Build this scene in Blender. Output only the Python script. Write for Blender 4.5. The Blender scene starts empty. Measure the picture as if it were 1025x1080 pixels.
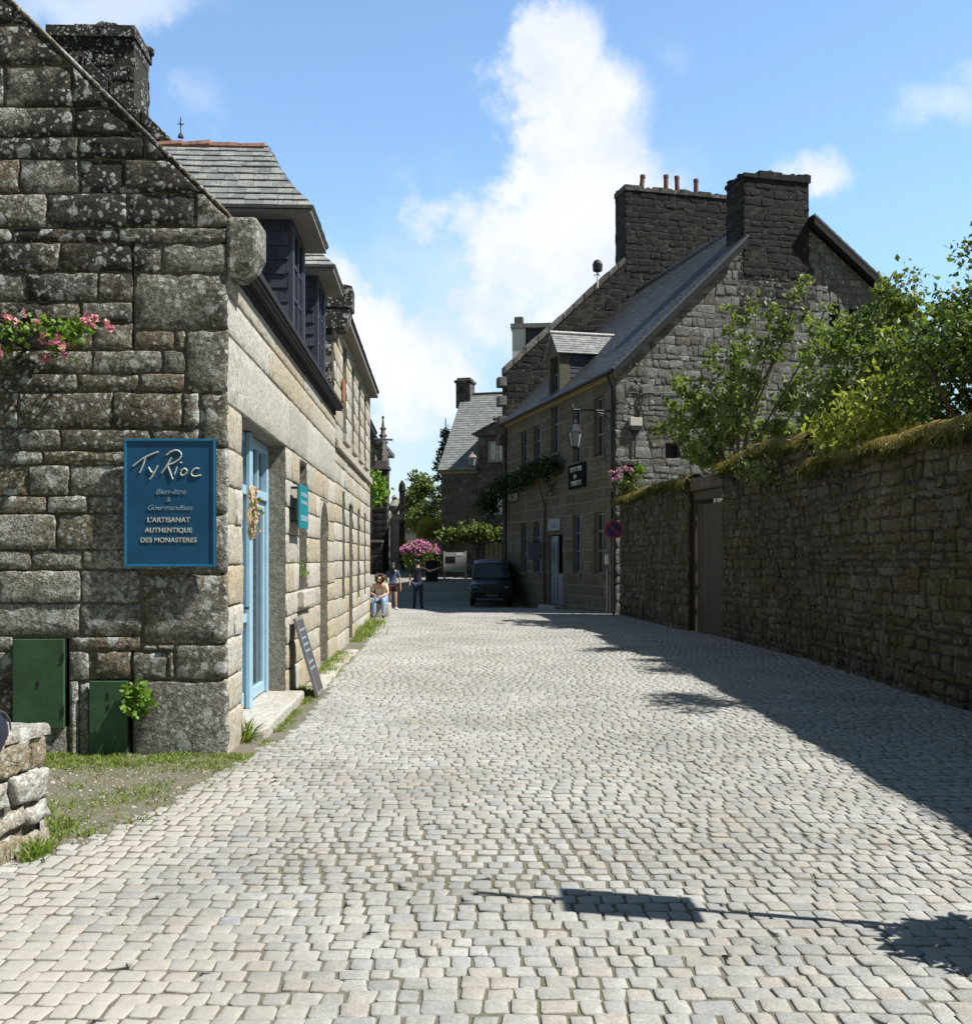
import bpy, bmesh, math, random
from mathutils import Vector, Matrix, noise
R = random.Random(7)
V = Vector
sc = bpy.context.scene
COL = sc.collection
Z = V((0, 0, 1))

# ------------------------------------------------------------------ mesh collector
class MB:
    def __init__(s):
        s.v = []; s.f = []; s.c = []; s.smooth = False
    def add(s, pts, faces, col=(.5, 0, .5)):
        b = len(s.v)
        s.v += [tuple(p) for p in pts]
        s.f += [tuple(i + b for i in f) for f in faces]
        c = (col[0], col[1], col[2], 1)
        s.c += [c] * len(pts)
    def box(s, c, size, rz=0, col=(.5, 0, .5), rot=None):
        hx, hy, hz = [k / 2 for k in size]
        m = rot if rot is not None else Matrix.Rotation(rz, 3, 'Z')
        c = V(c)
        P = [c + m @ V((x * hx, y * hy, z * hz)) for x in (-1, 1) for y in (-1, 1) for z in (-1, 1)]
        s.add(P, [(0, 1, 3, 2), (4, 6, 7, 5), (0, 4, 5, 1), (2, 3, 7, 6), (0, 2, 6, 4), (1, 5, 7, 3)], col)
    def prism(s, poly, d, col=(.5, 0, .5)):
        n = len(poly); d = V(d); P = [V(p) for p in poly]
        s.add(P + [p + d for p in P], [tuple(range(n))[::-1], tuple(range(n, 2 * n))] +
              [(i, (i + 1) % n, n + (i + 1) % n, n + i) for i in range(n)], col)
    def tube(s, path, rad, n=8, col=(.5, 0, .5), cap=True):
        path = [V(p) for p in path]
        if not hasattr(rad, '__len__'): rad = [rad] * len(path)
        rings = []
        for i, p in enumerate(path):
            t = (path[min(i + 1, len(path) - 1)] - path[max(i - 1, 0)]).normalized()
            a = t.cross(Z) if abs(t.z) < .95 else t.cross(V((1, 0, 0)))
            a.normalize(); b = t.cross(a)
            rings += [p + (a * math.cos(k * 2 * math.pi / n) + b * math.sin(k * 2 * math.pi / n)) * rad[i] for k in range(n)]
        F = []
        for i in range(len(path) - 1):
            for k in range(n):
                F.append((i * n + k, i * n + (k + 1) % n, (i + 1) * n + (k + 1) % n, (i + 1) * n + k))
        if cap:
            F.append(tuple(range(n))[::-1]); m = (len(path) - 1) * n; F.append(tuple(range(m, m + n)))
        s.add(rings, F, col)
    def lathe(s, c, prof, n=16, col=(.5, 0, .5)):
        c = V(c); P = []; F = []
        for r, z in prof:
            P += [c + V((r * math.cos(k * 2 * math.pi / n), r * math.sin(k * 2 * math.pi / n), z)) for k in range(n)]
        for i in range(len(prof) - 1):
            for k in range(n):
                F.append((i * n + k, i * n + (k + 1) % n, (i + 1) * n + (k + 1) % n, (i + 1) * n + k))
        F.append(tuple(range(n))[::-1]); m = (len(prof) - 1) * n; F.append(tuple(range(m, m + n)))
        s.add(P, F, col)
    def ball(s, c, r, n=10, m=7, col=(.5, 0, .5), jit=0):
        if not hasattr(r, '__len__'): r = (r, r, r)
        P = []; F = []; c = V(c)
        for i in range(m + 1):
            th = math.pi * i / m
            for k in range(n):
                ph = 2 * math.pi * k / n; q = 1 + R.uniform(-jit, jit)
                P.append(c + V((r[0] * math.sin(th) * math.cos(ph) * q, r[1] * math.sin(th) * math.sin(ph) * q, r[2] * math.cos(th) * q)))
        for i in range(m):
            for k in range(n):
                F.append((i * n + k, (i + 1) * n + k, (i + 1) * n + (k + 1) % n, i * n + (k + 1) % n))
        s.add(P, F, col)
    def build(s, name, mat, parent=None, smooth=False, bevel=0, at=None):
        me = bpy.data.meshes.new(name)
        me.from_pydata(s.v, [], s.f)
        ca = me.color_attributes.new('Col', 'FLOAT_COLOR', 'POINT')
        flat = [x for c in s.c for x in c]
        ca.data.foreach_set('color', flat)
        me.materials.append(mat)
        if smooth or s.smooth: me.polygons.foreach_set('use_smooth', [True] * len(me.polygons))
        o = bpy.data.objects.new(name, me); COL.objects.link(o)
        if parent is not None: attach(o, parent)
        elif at is not None:
            me.transform(Matrix.Translation(-V(at))); o.location = at
        if bevel:
            b = o.modifiers.new('Bevel', 'BEVEL'); b.width = bevel; b.segments = 2; b.limit_method = 'ANGLE'
        return o

def attach(o, p):
    w = V((0, 0, 0)); q = p
    while q is not None:
        w += V(q.location); q = q.parent
    o.parent = p
    o.data.transform(Matrix.Translation(-w))

def thing(name, label, cat, loc=(0, 0, 0), group=None):
    o = bpy.data.objects.new(name, None); COL.objects.link(o)
    o.location = loc; o.empty_display_size = .3
    o['label'] = label; o['category'] = cat
    if group: o['group'] = group
    return o
def tag(o, label, cat, group=None, kind=None):
    o['label'] = label; o['category'] = cat
    if group: o['group'] = group
    if kind: o['kind'] = kind
    return o

# ------------------------------------------------------------------ frames
class Fr:
    """a vertical facade: O base corner, d along, n outward"""
    def __init__(s, O, d, n):
        s.O = V((O[0], O[1], 0)); s.d = V((d[0], d[1], 0)).normalized(); s.n = V((n[0], n[1], 0)).normalized()
    def p(s, u, n, z): return s.O + s.d * u + s.n * n + Z * z
    def M(s, h=0): return (s.O + s.n * h, s.d, Z, s.n)
    def box(s, mb, u0, u1, n0, n1, z0, z1, col=(.5, 0, .5)):
        P = [s.p(u, n, z) for u in (u0, u1) for n in (n0, n1) for z in (z0, z1)]
        F = [(0, 1, 3, 2), (4, 6, 7, 5), (0, 4, 5, 1), (2, 3, 7, 6), (0, 2, 6, 4), (1, 5, 7, 3)]
        if s.d.cross(s.n).z < 0: F = [f[::-1] for f in F]
        mb.add(P, F, col)
    def prism(s, mb, uz, n0, n1, col=(.5, 0, .5)):
        mb.prism([s.p(u, n0, z) for u, z in uz], s.n * (n1 - n0), col)

def clip(poly, pl):
    a, b, c = pl; out = []
    n = len(poly)
    for i in range(n):
        p, q = poly[i], poly[(i + 1) % n]
        dp = a * p[0] + b * p[1] - c; dq = a * q[0] + b * q[1] - c
        if dp <= 0: out.append(p)
        if (dp < 0 < dq) or (dq < 0 < dp):
            t = dp / (dp - dq); out.append((p[0] + t * (q[0] - p[0]), p[1] + t * (q[1] - p[1])))
    return out
def area(p):
    return sum(p[i][0] * p[(i + 1) % len(p)][1] - p[(i + 1) % len(p)][0] * p[i][1] for i in range(len(p))) / 2
def dedupe(p, e=.012):
    out = []
    for q in p:
        if not out or math.hypot(q[0] - out[-1][0], q[1] - out[-1][1]) > e: out.append(q)
    if len(out) > 2 and math.hypot(out[0][0] - out[-1][0], out[0][1] - out[-1][1]) <= e: out.pop()
    return out
def inset(p, d):
    n = len(p); out = p
    for i in range(n):
        x0, y0 = p[i]; x1, y1 = p[(i + 1) % n]
        L = math.hypot(x1 - x0, y1 - y0)
        if L < 1e-6: continue
        # CCW polygon: inside is to the left; outward normal = (dy,-dx)
        nx, ny = (y1 - y0) / L, -(x1 - x0) / L
        out = clip(out, (nx, ny, nx * x0 + ny * y0 - d))
        if len(out) < 3: return []
    return dedupe(out)
def resample(p, s):
    out = []
    for i in range(len(p)):
        a, b = p[i], p[(i + 1) % len(p)]
        L = math.hypot(b[0] - a[0], b[1] - a[1]); k = max(1, round(L / s))
        for j in range(k): out.append((a[0] + (b[0] - a[0]) * j / k, a[1] + (b[1] - a[1]) * j / k))
    return out
def subrects(rects, h):
    out = []
    for (x0, y0, x1, y1) in rects:
        if x1 <= h[0] or x0 >= h[2] or y1 <= h[1] or y0 >= h[3]: out.append((x0, y0, x1, y1)); continue
        if h[0] - x0 > .03: out.append((x0, y0, h[0], y1))
        if x1 - h[2] > .03: out.append((h[2], y0, x1, y1))
        a, b = max(x0, h[0]), min(x1, h[2])
        if y1 - h[3] > .03: out.append((a, h[3], b, y1))
        if h[1] - y0 > .03: out.append((a, y0, b, h[1]))
    return out

def stone(mb, M, poly, rng, joint, bev, depth, seg, jit, prot, col, bulge=.01):
    O, A, B, N = M
    poly = dedupe(poly)
    if len(poly) < 3 or area(poly) < .003: return
    q = inset(poly, joint / 2)
    if len(q) < 3 or area(q) < .002: return
    ring = resample(q, seg)
    cx = sum(p[0] for p in ring) / len(ring); cy = sum(p[1] for p in ring) / len(ring)
    w = max(p[0] for p in ring) - min(p[0] for p in ring); h = max(p[1] for p in ring) - min(p[1] for p in ring)
    m = min(w, h)
    bv = min(bev, m * .3)
    r0 = []
    for x, y in ring:
        # round the corners a little
        ex = abs(x - cx) / (w / 2 + 1e-6); ey = abs(y - cy) / (h / 2 + 1e-6)
        k = max(0, ex + ey - 1.6) * bv * .55
        L = math.hypot(x - cx, y - cy) + 1e-6
        j = rng.gauss(0, jit) - k
        r0.append((x + (x - cx) / L * j, y + (y - cy) / L * j))
    n = len(r0); pr = rng.uniform(-prot, prot)
    def scal(f):
        return [(cx + (x - cx) * (1 - f * 2 / w), cy + (y - cy) * (1 - f * 2 / h)) for x, y in r0]
    tx, ty = rng.uniform(-.5, .5) * prot, rng.uniform(-.5, .5) * prot
    rings = [(r0, -depth, 0), (r0, -bv * .9, jit * .25), (scal(bv * .45), -bv * .25, jit * .2), (scal(bv), 0, jit * .2), (scal(bv + (m / 2 - bv) * .5), bulge * .8, jit * .2)]
    mb.smooth = True; ro = rng.uniform(0, 50)
    P = []
    for ri, (rr, hh, jj) in enumerate(rings):
        for x, y in rr:
            d = hh + pr + (rng.gauss(0, jj) if jj else 0) + tx * (x - cx) / w + ty * (y - cy) / h
            if ri > 1: d += jit * 1.3 * noise.noise((x * 5 + ro, y * 5, ro))
            P.append(O + A * x + B * y + N * d)
    P.append(O + A * cx + B * cy + N * (bulge + pr))
    F = []
    for i in range(len(rings) - 1):
        for k in range(n):
            F.append((i * n + k, i * n + (k + 1) % n, (i + 1) * n + (k + 1) % n, (i + 1) * n + k))
    m0 = (len(rings) - 1) * n
    for k in range(n): F.append((m0 + k, m0 + (k + 1) % n, len(P) - 1))
    if A.cross(B).dot(N) < 0: F = [f[::-1] for f in F]
    mb.add(P, F, col)

def masonry(mb, body, M, u0, u1, courses, lens, planes=(), holes=(), joint=.02, bev=.02, recess=.03, thick=.5, seg=.12, jit=.006, prot=.01,
            rng=None, gfun=None, special=None, vj=0, bulge=.012, skew=0, bu0=None):
    """courses of individual stones on the plane M with a mortar body behind them; holes are (u0,v0,u1,v1)"""
    rng = rng or random.Random(3)
    O, A, B, N = M
    for ci in range(len(courses) - 1):
        v0, v1 = courses[ci], courses[ci + 1]
        x = u0 - (rng.uniform(0, lens[0]) if ci % 2 else 0)
        row = []
        if special and ci in special:
            x = u0
            for L in special[ci]: row.append((x, v0, x + L, v1)); x += L
        while x < u1:
            L = rng.uniform(*lens)
            if rng.random() < .15: L *= .6
            row.append((max(x, u0), v0, min(x + L, u1), v1)); x += L
        row = [r for r in row if r[2] - r[0] > .04]
        if len(row) > 1 and row[-1][2] - row[-1][0] < lens[0] * .5:
            l = row.pop(); row[-1] = (row[-1][0], row[-1][1], l[2], row[-1][3])
        for h in holes: row = subrects(row, h)
        for r in row:
            if r[2] - r[0] < .05 or r[3] - r[1] < .04: continue
            s1, s2 = rng.uniform(-skew, skew), rng.uniform(-skew, skew)
            t = [rng.uniform(-vj, vj) for _ in range(4)]
            poly = [(r[0] + s1, r[1] + t[0]), (r[2] + s2, r[1] + t[1]), (r[2] - s2, r[3] + t[2]), (r[0] - s1, r[3] + t[3])]
            for pl in planes: poly = clip(poly, pl)
            if len(poly) < 3: continue
            cu, cv = (r[0] + r[2]) / 2, (r[1] + r[3]) / 2
            g = gfun(cu, cv) if gfun else 0
            stone(mb, M, poly, rng, joint, bev, recess + .03, seg, jit, prot, (rng.random(), g, rng.random()), bulge)
    if body is not None:
        rects = [(u0 if bu0 is None else bu0, courses[0], u1, courses[-1])]
        for h in holes: rects = subrects(rects, h)
        for r in rects:
            poly = [(r[0], r[1]), (r[2], r[1]), (r[2], r[3]), (r[0], r[3])]
            for pl in planes: poly = clip(poly, pl)
            poly = dedupe(poly, 1e-4)
            if len(poly) < 3: continue
            P = [O + A * x + B * y - N * recess for x, y in poly]
            if A.cross(B).dot(N) > 0: body.prism(P, -N * thick)
            else: body.prism(P[::-1], -N * thick)

def tiles(mb, pts, rowh, tw, rng, thick=.012, slab=.06, jit=.006):
    """slates laid on a planar convex roof polygon (CCW from outside, first edge = eave)"""
    P = [V(p) for p in pts]
    A = (P[1] - P[0]).normalized(); N = A.cross(P[-1] - P[0]).normalized(); B = N.cross(A)
    O = P[0]
    q = [((p - O).dot(A), (p - O).dot(B)) for p in P]
    mb.prism([p - N * slab for p in P], N * slab, (.5, 0, .5))
    planes = []
    for i in range(len(q)):
        x0, y0 = q[i]; x1, y1 = q[(i + 1) % len(q)]; L = math.hypot(x1 - x0, y1 - y0)
        nx, ny = (y1 - y0) / L, -(x1 - x0) / L; planes.append((nx, ny, nx * x0 + ny * y0))
    xmin, xmax = min(p[0] for p in q), max(p[0] for p in q); ymin, ymax = min(p[1] for p in q), max(p[1] for p in q)
    y = ymin - .01; i = 0
    while y < ymax:
        x = xmin - (tw / 2 if i % 2 else 0) - rng.uniform(0, .02)
        while x < xmax:
            L = tw * rng.uniform(.85, 1.15)
            d = rng.uniform(-jit, jit)
            poly = [(x + .003, y + d), (x + L - .003, y + d + rng.uniform(-jit, jit)), (x + L - .003, y + rowh), (x + .003, y + rowh)]
            for pl in planes: poly = clip(poly, pl)
            poly = dedupe(poly, .004)
            if len(poly) >= 3 and area(poly) > .0004:
                t0 = thick * rng.uniform(1.1, 1.8)
                top = []
                for (a, b) in poly:
                    k = (b - y) / rowh
                    top.append(O + A * a + B * b + N * (t0 * (1 - k) + .002 + .001 * k))
                bot = [O + A * a + B * b + N * .0005 for a, b in poly]
                n = len(poly)
                mb.add(top + bot, [tuple(range(n))] + [((k + 1) % n, k, n + k, n + (k + 1) % n) for k in range(n)], (rng.random(), 0, rng.random()))
            x += L
        y += rowh; i += 1

# ------------------------------------------------------------------ materials
def newmat(name):
    m = bpy.data.materials.new(name); m.use_nodes = True
    nt = m.node_tree; b = nt.nodes['Principled BSDF']
    return m, nt, b
class G:
    """tiny node-graph helper"""
    def __init__(s, nt): s.nt = nt
    def n(s, t, **k):
        x = s.nt.nodes.new(t)
        for a, b in k.items(): setattr(x, a, b)
        return x
    def l(s, a, b): s.nt.links.new(a, b)
    def val(s, sock, v):
        if hasattr(v, 'is_linked') or hasattr(v, 'links'): s.l(v, sock)
        else: sock.default_value = v
    def math(s, op, a, b=None, clamp=False):
        x = s.n('ShaderNodeMath', operation=op, use_clamp=clamp); s.val(x.inputs[0], a)
        if b is not None: s.val(x.inputs[1], b)
        return x.outputs[0]
    def mix(s, f, a, b, mode='MIX'):
        x = s.n('ShaderNodeMix', data_type='RGBA', blend_type=mode)
        s.val(x.inputs[0], f)
        s.val(x.inputs[6], (*a, 1) if isinstance(a, tuple) and len(a) == 3 else a)
        s.val(x.inputs[7], (*b, 1) if isinstance(b, tuple) and len(b) == 3 else b)
        return x.outputs[2]
    def ramp(s, f, lo, hi, a=0., b=1.):
        x = s.n('ShaderNodeMapRange', interpolation_type='SMOOTHSTEP')
        s.val(x.inputs[0], f); x.inputs[1].default_value = lo; x.inputs[2].default_value = hi
        x.inputs[3].default_value = a; x.inputs[4].default_value = b
        return x.outputs[0]
    def noise(s, vec, scale, detail=4, rough=.6, dist=0):
        x = s.n('ShaderNodeTexNoise'); s.l(vec, x.inputs['Vector'])
        x.inputs['Scale'].default_value = scale; x.inputs['Detail'].default_value = detail; x.inputs['Roughness'].default_value = rough
        x.inputs['Distortion'].default_value = dist
        return x.outputs['Fac']
    def vor(s, vec, scale, feature='F1', rand=1):
        x = s.n('ShaderNodeTexVoronoi', feature=feature); s.l(vec, x.inputs['Vector']); x.inputs['Scale'].default_value = scale
        x.inputs['Randomness'].default_value = rand
        return x.outputs['Distance']
    def pos(s): return s.n('ShaderNodeNewGeometry').outputs['Position']
    def col(s):
        a = s.n('ShaderNodeAttribute', attribute_name='Col'); x = s.n('ShaderNodeSeparateColor'); s.l(a.outputs['Color'], x.inputs[0])
        return x.outputs[0], x.outputs[1], x.outputs[2]
    def bump(s, h, strength, dist, b):
        x = s.n('ShaderNodeBump'); x.inputs['Strength'].default_value = strength; x.inputs['Distance'].default_value = dist
        s.l(h, x.inputs['Height']); s.l(x.outputs[0], b.inputs['Normal'])

def stone_mat(name, c1, c2, c3, dark=.4, white=.3, moss=.1, sp=.35, bump=.7, darkc=(.018, .018, .017), mossc=(.05, .055, .012), whitec=(.42, .44, .41), rough=.92, mott=0, patch=None):
    m, nt, b = newmat(name); g = G(nt); P = g.pos(); r, gd, hu = g.col()
    n1 = g.noise(P, 1.6, 5, .65); n2 = g.noise(P, 7, 6, .7); n3 = g.noise(P, 60, 3, .7); n4 = g.noise(P, 22, 4, .75, .3)
    c = g.mix(r, c1, c2)
    c = g.mix(g.ramp(g.math('ADD', g.math('MULTIPLY', hu, .6), g.math('MULTIPLY', n1, .6)), .5, .85), c, c3)
    # granite grain
    c = g.mix(1.0, c, g.mix(g.ramp(n3, .3, .7), (1 - sp,) * 3, (1 + sp,) * 3), 'MULTIPLY')
    c = g.mix(1.0, c, g.mix(g.ramp(n4, .3, .7), (.62,) * 3, (1.25,) * 3), 'MULTIPLY')
    if patch:
        c = g.mix(g.math('MULTIPLY', g.ramp(g.noise(P, .8, 4, .6), .44, .66), .6), c, patch)
        c = g.mix(1, c, g.mix(g.ramp(g.noise(P, .45, 3, .5), .3, .7), (.72,) * 3, (1.35,) * 3), 'MULTIPLY')
    if mott:
        n5 = g.noise(P, 30, 5, .72); n6 = g.noise(P, 13, 5, .7)
        c = g.mix(g.math('MULTIPLY', g.ramp(n5, .56, .40), mott), c, tuple(x * 2.2 for x in darkc))
        c = g.mix(g.math('MULTIPLY', g.math('MULTIPLY', g.ramp(n6, .50, .64), g.ramp(n5, .42, .58)), mott * .8), c, tuple(x * .95 for x in whitec))
    if moss:
        mf = g.ramp(g.math('ADD', g.math('MULTIPLY', n2, .5), g.math('MULTIPLY', n1, .6)), .95 - moss, 1.05 - moss * .5 )
        c = g.mix(g.math('MULTIPLY', mf, .75), c, mossc)
    if dark:
        d = g.math('ADD', g.math('ADD', g.math('MULTIPLY', n1, .75), g.math('MULTIPLY', n2, .45)), g.math('MULTIPLY', gd, .7))
        d = g.math('ADD', d, g.math('MULTIPLY', n4, .25))
        c = g.mix(g.math('MULTIPLY', g.ramp(d, 1.16 - dark, 1.32 - dark * .8), .9), c, darkc)
    if white:
        dv = g.n('ShaderNodeVectorMath', operation='ADD'); g.l(P, dv.inputs[0])
        nc = g.n('ShaderNodeTexNoise'); g.l(P, nc.inputs['Vector']); nc.inputs['Scale'].default_value = 9; nc.inputs['Detail'].default_value = 3
        sv = g.n('ShaderNodeVectorMath', operation='SCALE'); g.l(nc.outputs['Color'], sv.inputs[0]); sv.inputs['Scale'].default_value = .12
        g.l(sv.outputs[0], dv.inputs[1])
        v1 = g.vor(dv.outputs[0], 5.2); v2 = g.vor(dv.outputs[0], 17)
        mask = g.ramp(g.noise(P, 2.3, 3), .62 - white * .5, .74 - white * .4)
        s1 = g.math('SUBTRACT', 1, g.ramp(v1, .23, .29)); s2 = g.math('SUBTRACT', 1, g.ramp(v2, .25, .38))
        s_ = g.math('MAXIMUM', g.math('MULTIPLY', s1, mask), g.math('MULTIPLY', s2, g.ramp(g.noise(P, 3.1, 3), .6 - white * .5, .75 - white * .4)))
        s_ = g.math('MULTIPLY', s_, g.ramp(n4, .3, .6, .35, .95))
        c = g.mix(s_, c, whitec)
    g.l(c, b.inputs['Base Color']); b.inputs['Roughness'].default_value = rough; b.inputs['Specular IOR Level'].default_value = .25
    h = g.math('ADD', g.math('MULTIPLY', n4, .6), g.math('ADD', g.math('MULTIPLY', n3, .3), g.math('MULTIPLY', n2, .8)))
    g.bump(h, bump, .03, b)
    return m
def plain(name, c, rough=.6, metal=0, var=.15, scale=12, bump=.1, spec=.4):
    m, nt, b = newmat(name); g = G(nt); P = g.pos(); r, gd, hu = g.col()
    n = g.noise(P, scale, 5, .7); n2 = g.noise(P, scale * 6, 3, .6)
    k = g.math('ADD', g.math('MULTIPLY', n, .7), g.math('MULTIPLY', n2, .3))
    cc = g.mix(g.ramp(k, .3, .7), tuple(x * (1 - var) for x in c), tuple(min(1, x * (1 + var)) for x in c))
    g.l(cc, b.inputs['Base Color']); b.inputs['Roughness'].default_value = rough; b.inputs['Metallic'].default_value = metal
    b.inputs['Specular IOR Level'].default_value = spec
    if bump: g.bump(k, bump, .01, b)
    return m
def leafmat(name, c1, c2, c3=None, tr=.35):
    m, nt, b = newmat(name); g = G(nt); r, gd, hu = g.col()
    c = g.mix(r, c1, c2)
    if c3: c = g.mix(g.ramp(hu, .6, .95), c, c3)
    g.l(c, b.inputs['Base Color']); b.inputs['Roughness'].default_value = .5; b.inputs['Specular IOR Level'].default_value = .35
    t = g.n('ShaderNodeBsdfTranslucent'); g.l(g.mix(1, c, (1.3, 1.5, .5), 'MULTIPLY'), t.inputs[0])
    mx = g.n('ShaderNodeMixShader'); mx.inputs[0].default_value = tr
    g.l(b.outputs[0], mx.inputs[1]); g.l(t.outputs[0], mx.inputs[2])
    g.l(mx.outputs[0], nt.nodes['Material Output'].inputs[0])
    return m
def glassmat(name, c=(.02, .025, .03), rough=.06):
    m, nt, b = newmat(name); g = G(nt)
    n = g.noise(g.pos(), 1.2, 2)
    g.l(g.mix(n, tuple(x * .6 for x in c), tuple(x * 1.5 for x in c)), b.inputs['Base Color'])
    b.inputs['Roughness'].default_value = rough; b.inputs['Specular IOR Level'].default_value = .9
    return m
def slatemat(name, c1, c2, lich=.3, rough=.55, lc=(.3, .31, .27)):
    m, nt, b = newmat(name); g = G(nt); P = g.pos(); r, gd, hu = g.col()
    n = g.noise(P, 5, 5, .7); n2 = g.noise(P, 35, 3)
    c = g.mix(r, c1, c2)
    c = g.mix(1, c, g.mix(n2, (.7,) * 3, (1.3,) * 3), 'MULTIPLY')
    c = g.mix(g.math('MULTIPLY', g.ramp(g.math('ADD', g.math('MULTIPLY', n, .7), g.math('MULTIPLY', n2, .3)), .68 - lich * .5, .8 - lich * .4), .7), c, lc)
    g.l(c, b.inputs['Base Color']); b.inputs['Roughness'].default_value = rough; b.inputs['Specular IOR Level'].default_value = .4
    g.bump(n2, .25, .01, b)
    return m

M = {}
M['gable'] = stone_mat('gable_granite', (.21, .20, .165), (.31, .30, .262), (.19, .15, .095), dark=.42, white=.62, moss=.2, bump=1.0, mott=.6, patch=(.12, .105, .06), mossc=(.04, .04, .014))
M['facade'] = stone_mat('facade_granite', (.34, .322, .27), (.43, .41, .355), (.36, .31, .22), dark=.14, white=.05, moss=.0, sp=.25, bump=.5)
M['quoin'] = M['facade']
M['mortar'] = stone_mat('lime_mortar', (.125, .112, .086), (.165, .15, .118), (.09, .08, .055), dark=.3, white=0, moss=.1, sp=.2, bump=.6)
M['mortar_grey'] = stone_mat('grey_mortar', (.10, .10, .094), (.14, .14, .13), (.085, .08, .07), dark=.3, white=.1, moss=.05, sp=.2, bump=.6)
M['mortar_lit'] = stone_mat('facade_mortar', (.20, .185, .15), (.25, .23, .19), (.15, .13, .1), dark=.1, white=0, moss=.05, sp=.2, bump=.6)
M['mortar_dark'] = stone_mat('dark_mortar', (.04, .037, .03), (.055, .05, .04), (.03, .03, .02), dark=.3, white=0, moss=.2, sp=.2, bump=.6)
M['mortar_pale'] = stone_mat('pale_mortar', (.17, .156, .12), (.20, .184, .14), (.15, .13, .09), dark=.05, white=0, moss=0, sp=.2, bump=.4)
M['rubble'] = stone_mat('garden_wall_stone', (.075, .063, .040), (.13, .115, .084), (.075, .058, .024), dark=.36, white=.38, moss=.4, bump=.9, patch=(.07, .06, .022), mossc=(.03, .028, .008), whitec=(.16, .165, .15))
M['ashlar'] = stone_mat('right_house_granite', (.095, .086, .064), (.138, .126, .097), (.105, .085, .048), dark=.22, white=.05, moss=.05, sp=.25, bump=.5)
M['rgable'] = stone_mat('right_gable_stone', (.115, .118, .112), (.18, .184, .176), (.10, .095, .078), dark=.28, white=.3, moss=.05, bump=.8)
M['black'] = stone_mat('black_lichened_stone', (.016, .016, .0155), (.028, .027, .026), (.02, .018, .014), dark=.5, white=.12, moss=.08, bump=.8, whitec=(.2, .21, .19))
M['farstone'] = stone_mat('far_house_stone', (.10, .095, .09), (.16, .152, .142), (.09, .078, .065), dark=.3, white=.2, moss=.05, bump=.7)
M['church'] = stone_mat('church_granite', (.22, .21, .185), (.32, .30, .27), (.2, .17, .12), dark=.3, white=.2, moss=.05, bump=.7)
M['lowwall'] = stone_mat('low_wall_stone', (.25, .235, .2), (.36, .345, .31), (.22, .18, .11), dark=.12, white=.4, moss=.08, bump=.9)
M['step'] = stone_mat('worn_step_stone', (.34, .32, .28), (.40, .385, .35), (.32, .27, .2), dark=.02, white=.1, moss=0, sp=.2, bump=.4)
M['slate'] = slatemat('roof_slate', (.045, .049, .055), (.075, .08, .086), .22)
M['slate_light'] = slatemat('weathered_slate', (.13, .14, .14), (.22, .23, .225), .45, .5, (.34, .35, .31))
M['slate_hang'] = slatemat('slate_hanging', (.028, .033, .048), (.05, .058, .08), .05)
M['slate_far'] = slatemat('far_slate', (.15, .165, .17), (.21, .225, .22), .4, .5, (.33, .34, .28))
M['ridge_red'] = plain('terracotta_ridge', (.23, .12, .085), .9, var=.55, scale=14)
M['ridge_pale'] = plain('pale_ridge', (.42, .42, .40), .8, var=.3)
M['wood_dark'] = plain('dark_timber', (.012, .013, .015), .9, var=.3)
M['soffit'] = plain('grey_soffit', (.16, .15, .13), .8, var=.2)
M['cream_soffit'] = plain('ochre_lime_cornice', (.24, .19, .09), .9, var=.3)
M['blue'] = plain('light_blue_paint', (.29, .45, .55), .45, var=.07, scale=6, bump=.05)
M['sign_blue'] = plain('sign_blue_paint', (.007, .072, .155), .45, var=.2, scale=3, bump=.02)
M['sign_edge'] = plain('sign_frame_teal', (.015, .14, .26), .4, var=.1)
M['letter'] = plain('pale_lettering', (.5, .52, .45), .6, var=.05, bump=0)
M['letter_dim'] = plain('soft_lettering', (.22, .34, .38), .6, var=.05, bump=0)
M['teal'] = plain('teal_paint', (.012, .19, .22), .45, var=.15)
M['green_box'] = plain('meter_box_green', (.034, .082, .038), .55, var=.28, scale=4, bump=.12)
M['sign_black'] = plain('matt_black_sign', (.010, .010, .012), .95, var=.1, bump=0, spec=.05)
M['iron'] = plain('black_iron', (.012, .012, .014), .5, var=.3)
M['zinc'] = plain('grey_zinc', (.10, .105, .11), .45, metal=.3, var=.2)
M['glass'] = glassmat('window_glass')
M['glass_sky'] = glassmat('pale_window_glass', (.12, .15, .19), .12)
M['white'] = plain('white_paint', (.72, .72, .69), .55, var=.05)
M['grey_wood'] = plain('weathered_grey_wood', (.17, .16, .15), .7, var=.2)
M['gate_wood'] = plain('brown_gate_planks', (.045, .036, .022), .75, var=.35, scale=6)
M['board'] = plain('slate_board', (.07, .065, .075), .6, var=.2)
M['greyblue'] = plain('grey_blue_paint', (.10, .13, .17), .5, var=.15)
M['pot'] = plain('terracotta_pot', (.36, .14, .08), .8, var=.2)
M['darkpot'] = plain('dark_trough', (.05, .05, .045), .7, var=.2)
M['navy'] = plain('navy_fabric', (.012, .016, .028), .6, var=.3, scale=30)
M['bark'] = plain('tree_bark', (.09, .07, .05), .9, var=.4, scale=15, bump=.5)
M['leaf'] = leafmat('green_leaves', (.08, .118, .032), (.185, .23, .075), (.27, .29, .12))
M['leaf_dark'] = leafmat('dark_leaves', (.048, .078, .02), (.135, .18, .052), (.205, .23, .08))
M['leaf_yellow'] = leafmat('yellow_green_leaves', (.20, .23, .04), (.35, .36, .085), (.36, .32, .10))
M['leaf_bright'] = leafmat('bright_green_leaves', (.09, .19, .02), (.17, .28, .04), (.2, .28, .05))
M['leaf_deep'] = leafmat('deep_green_leaves', (.012, .03, .008), (.03, .055, .014))
M['conifer'] = leafmat('conifer_needles', (.012, .028, .016), (.028, .05, .028), tr=.15)
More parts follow.
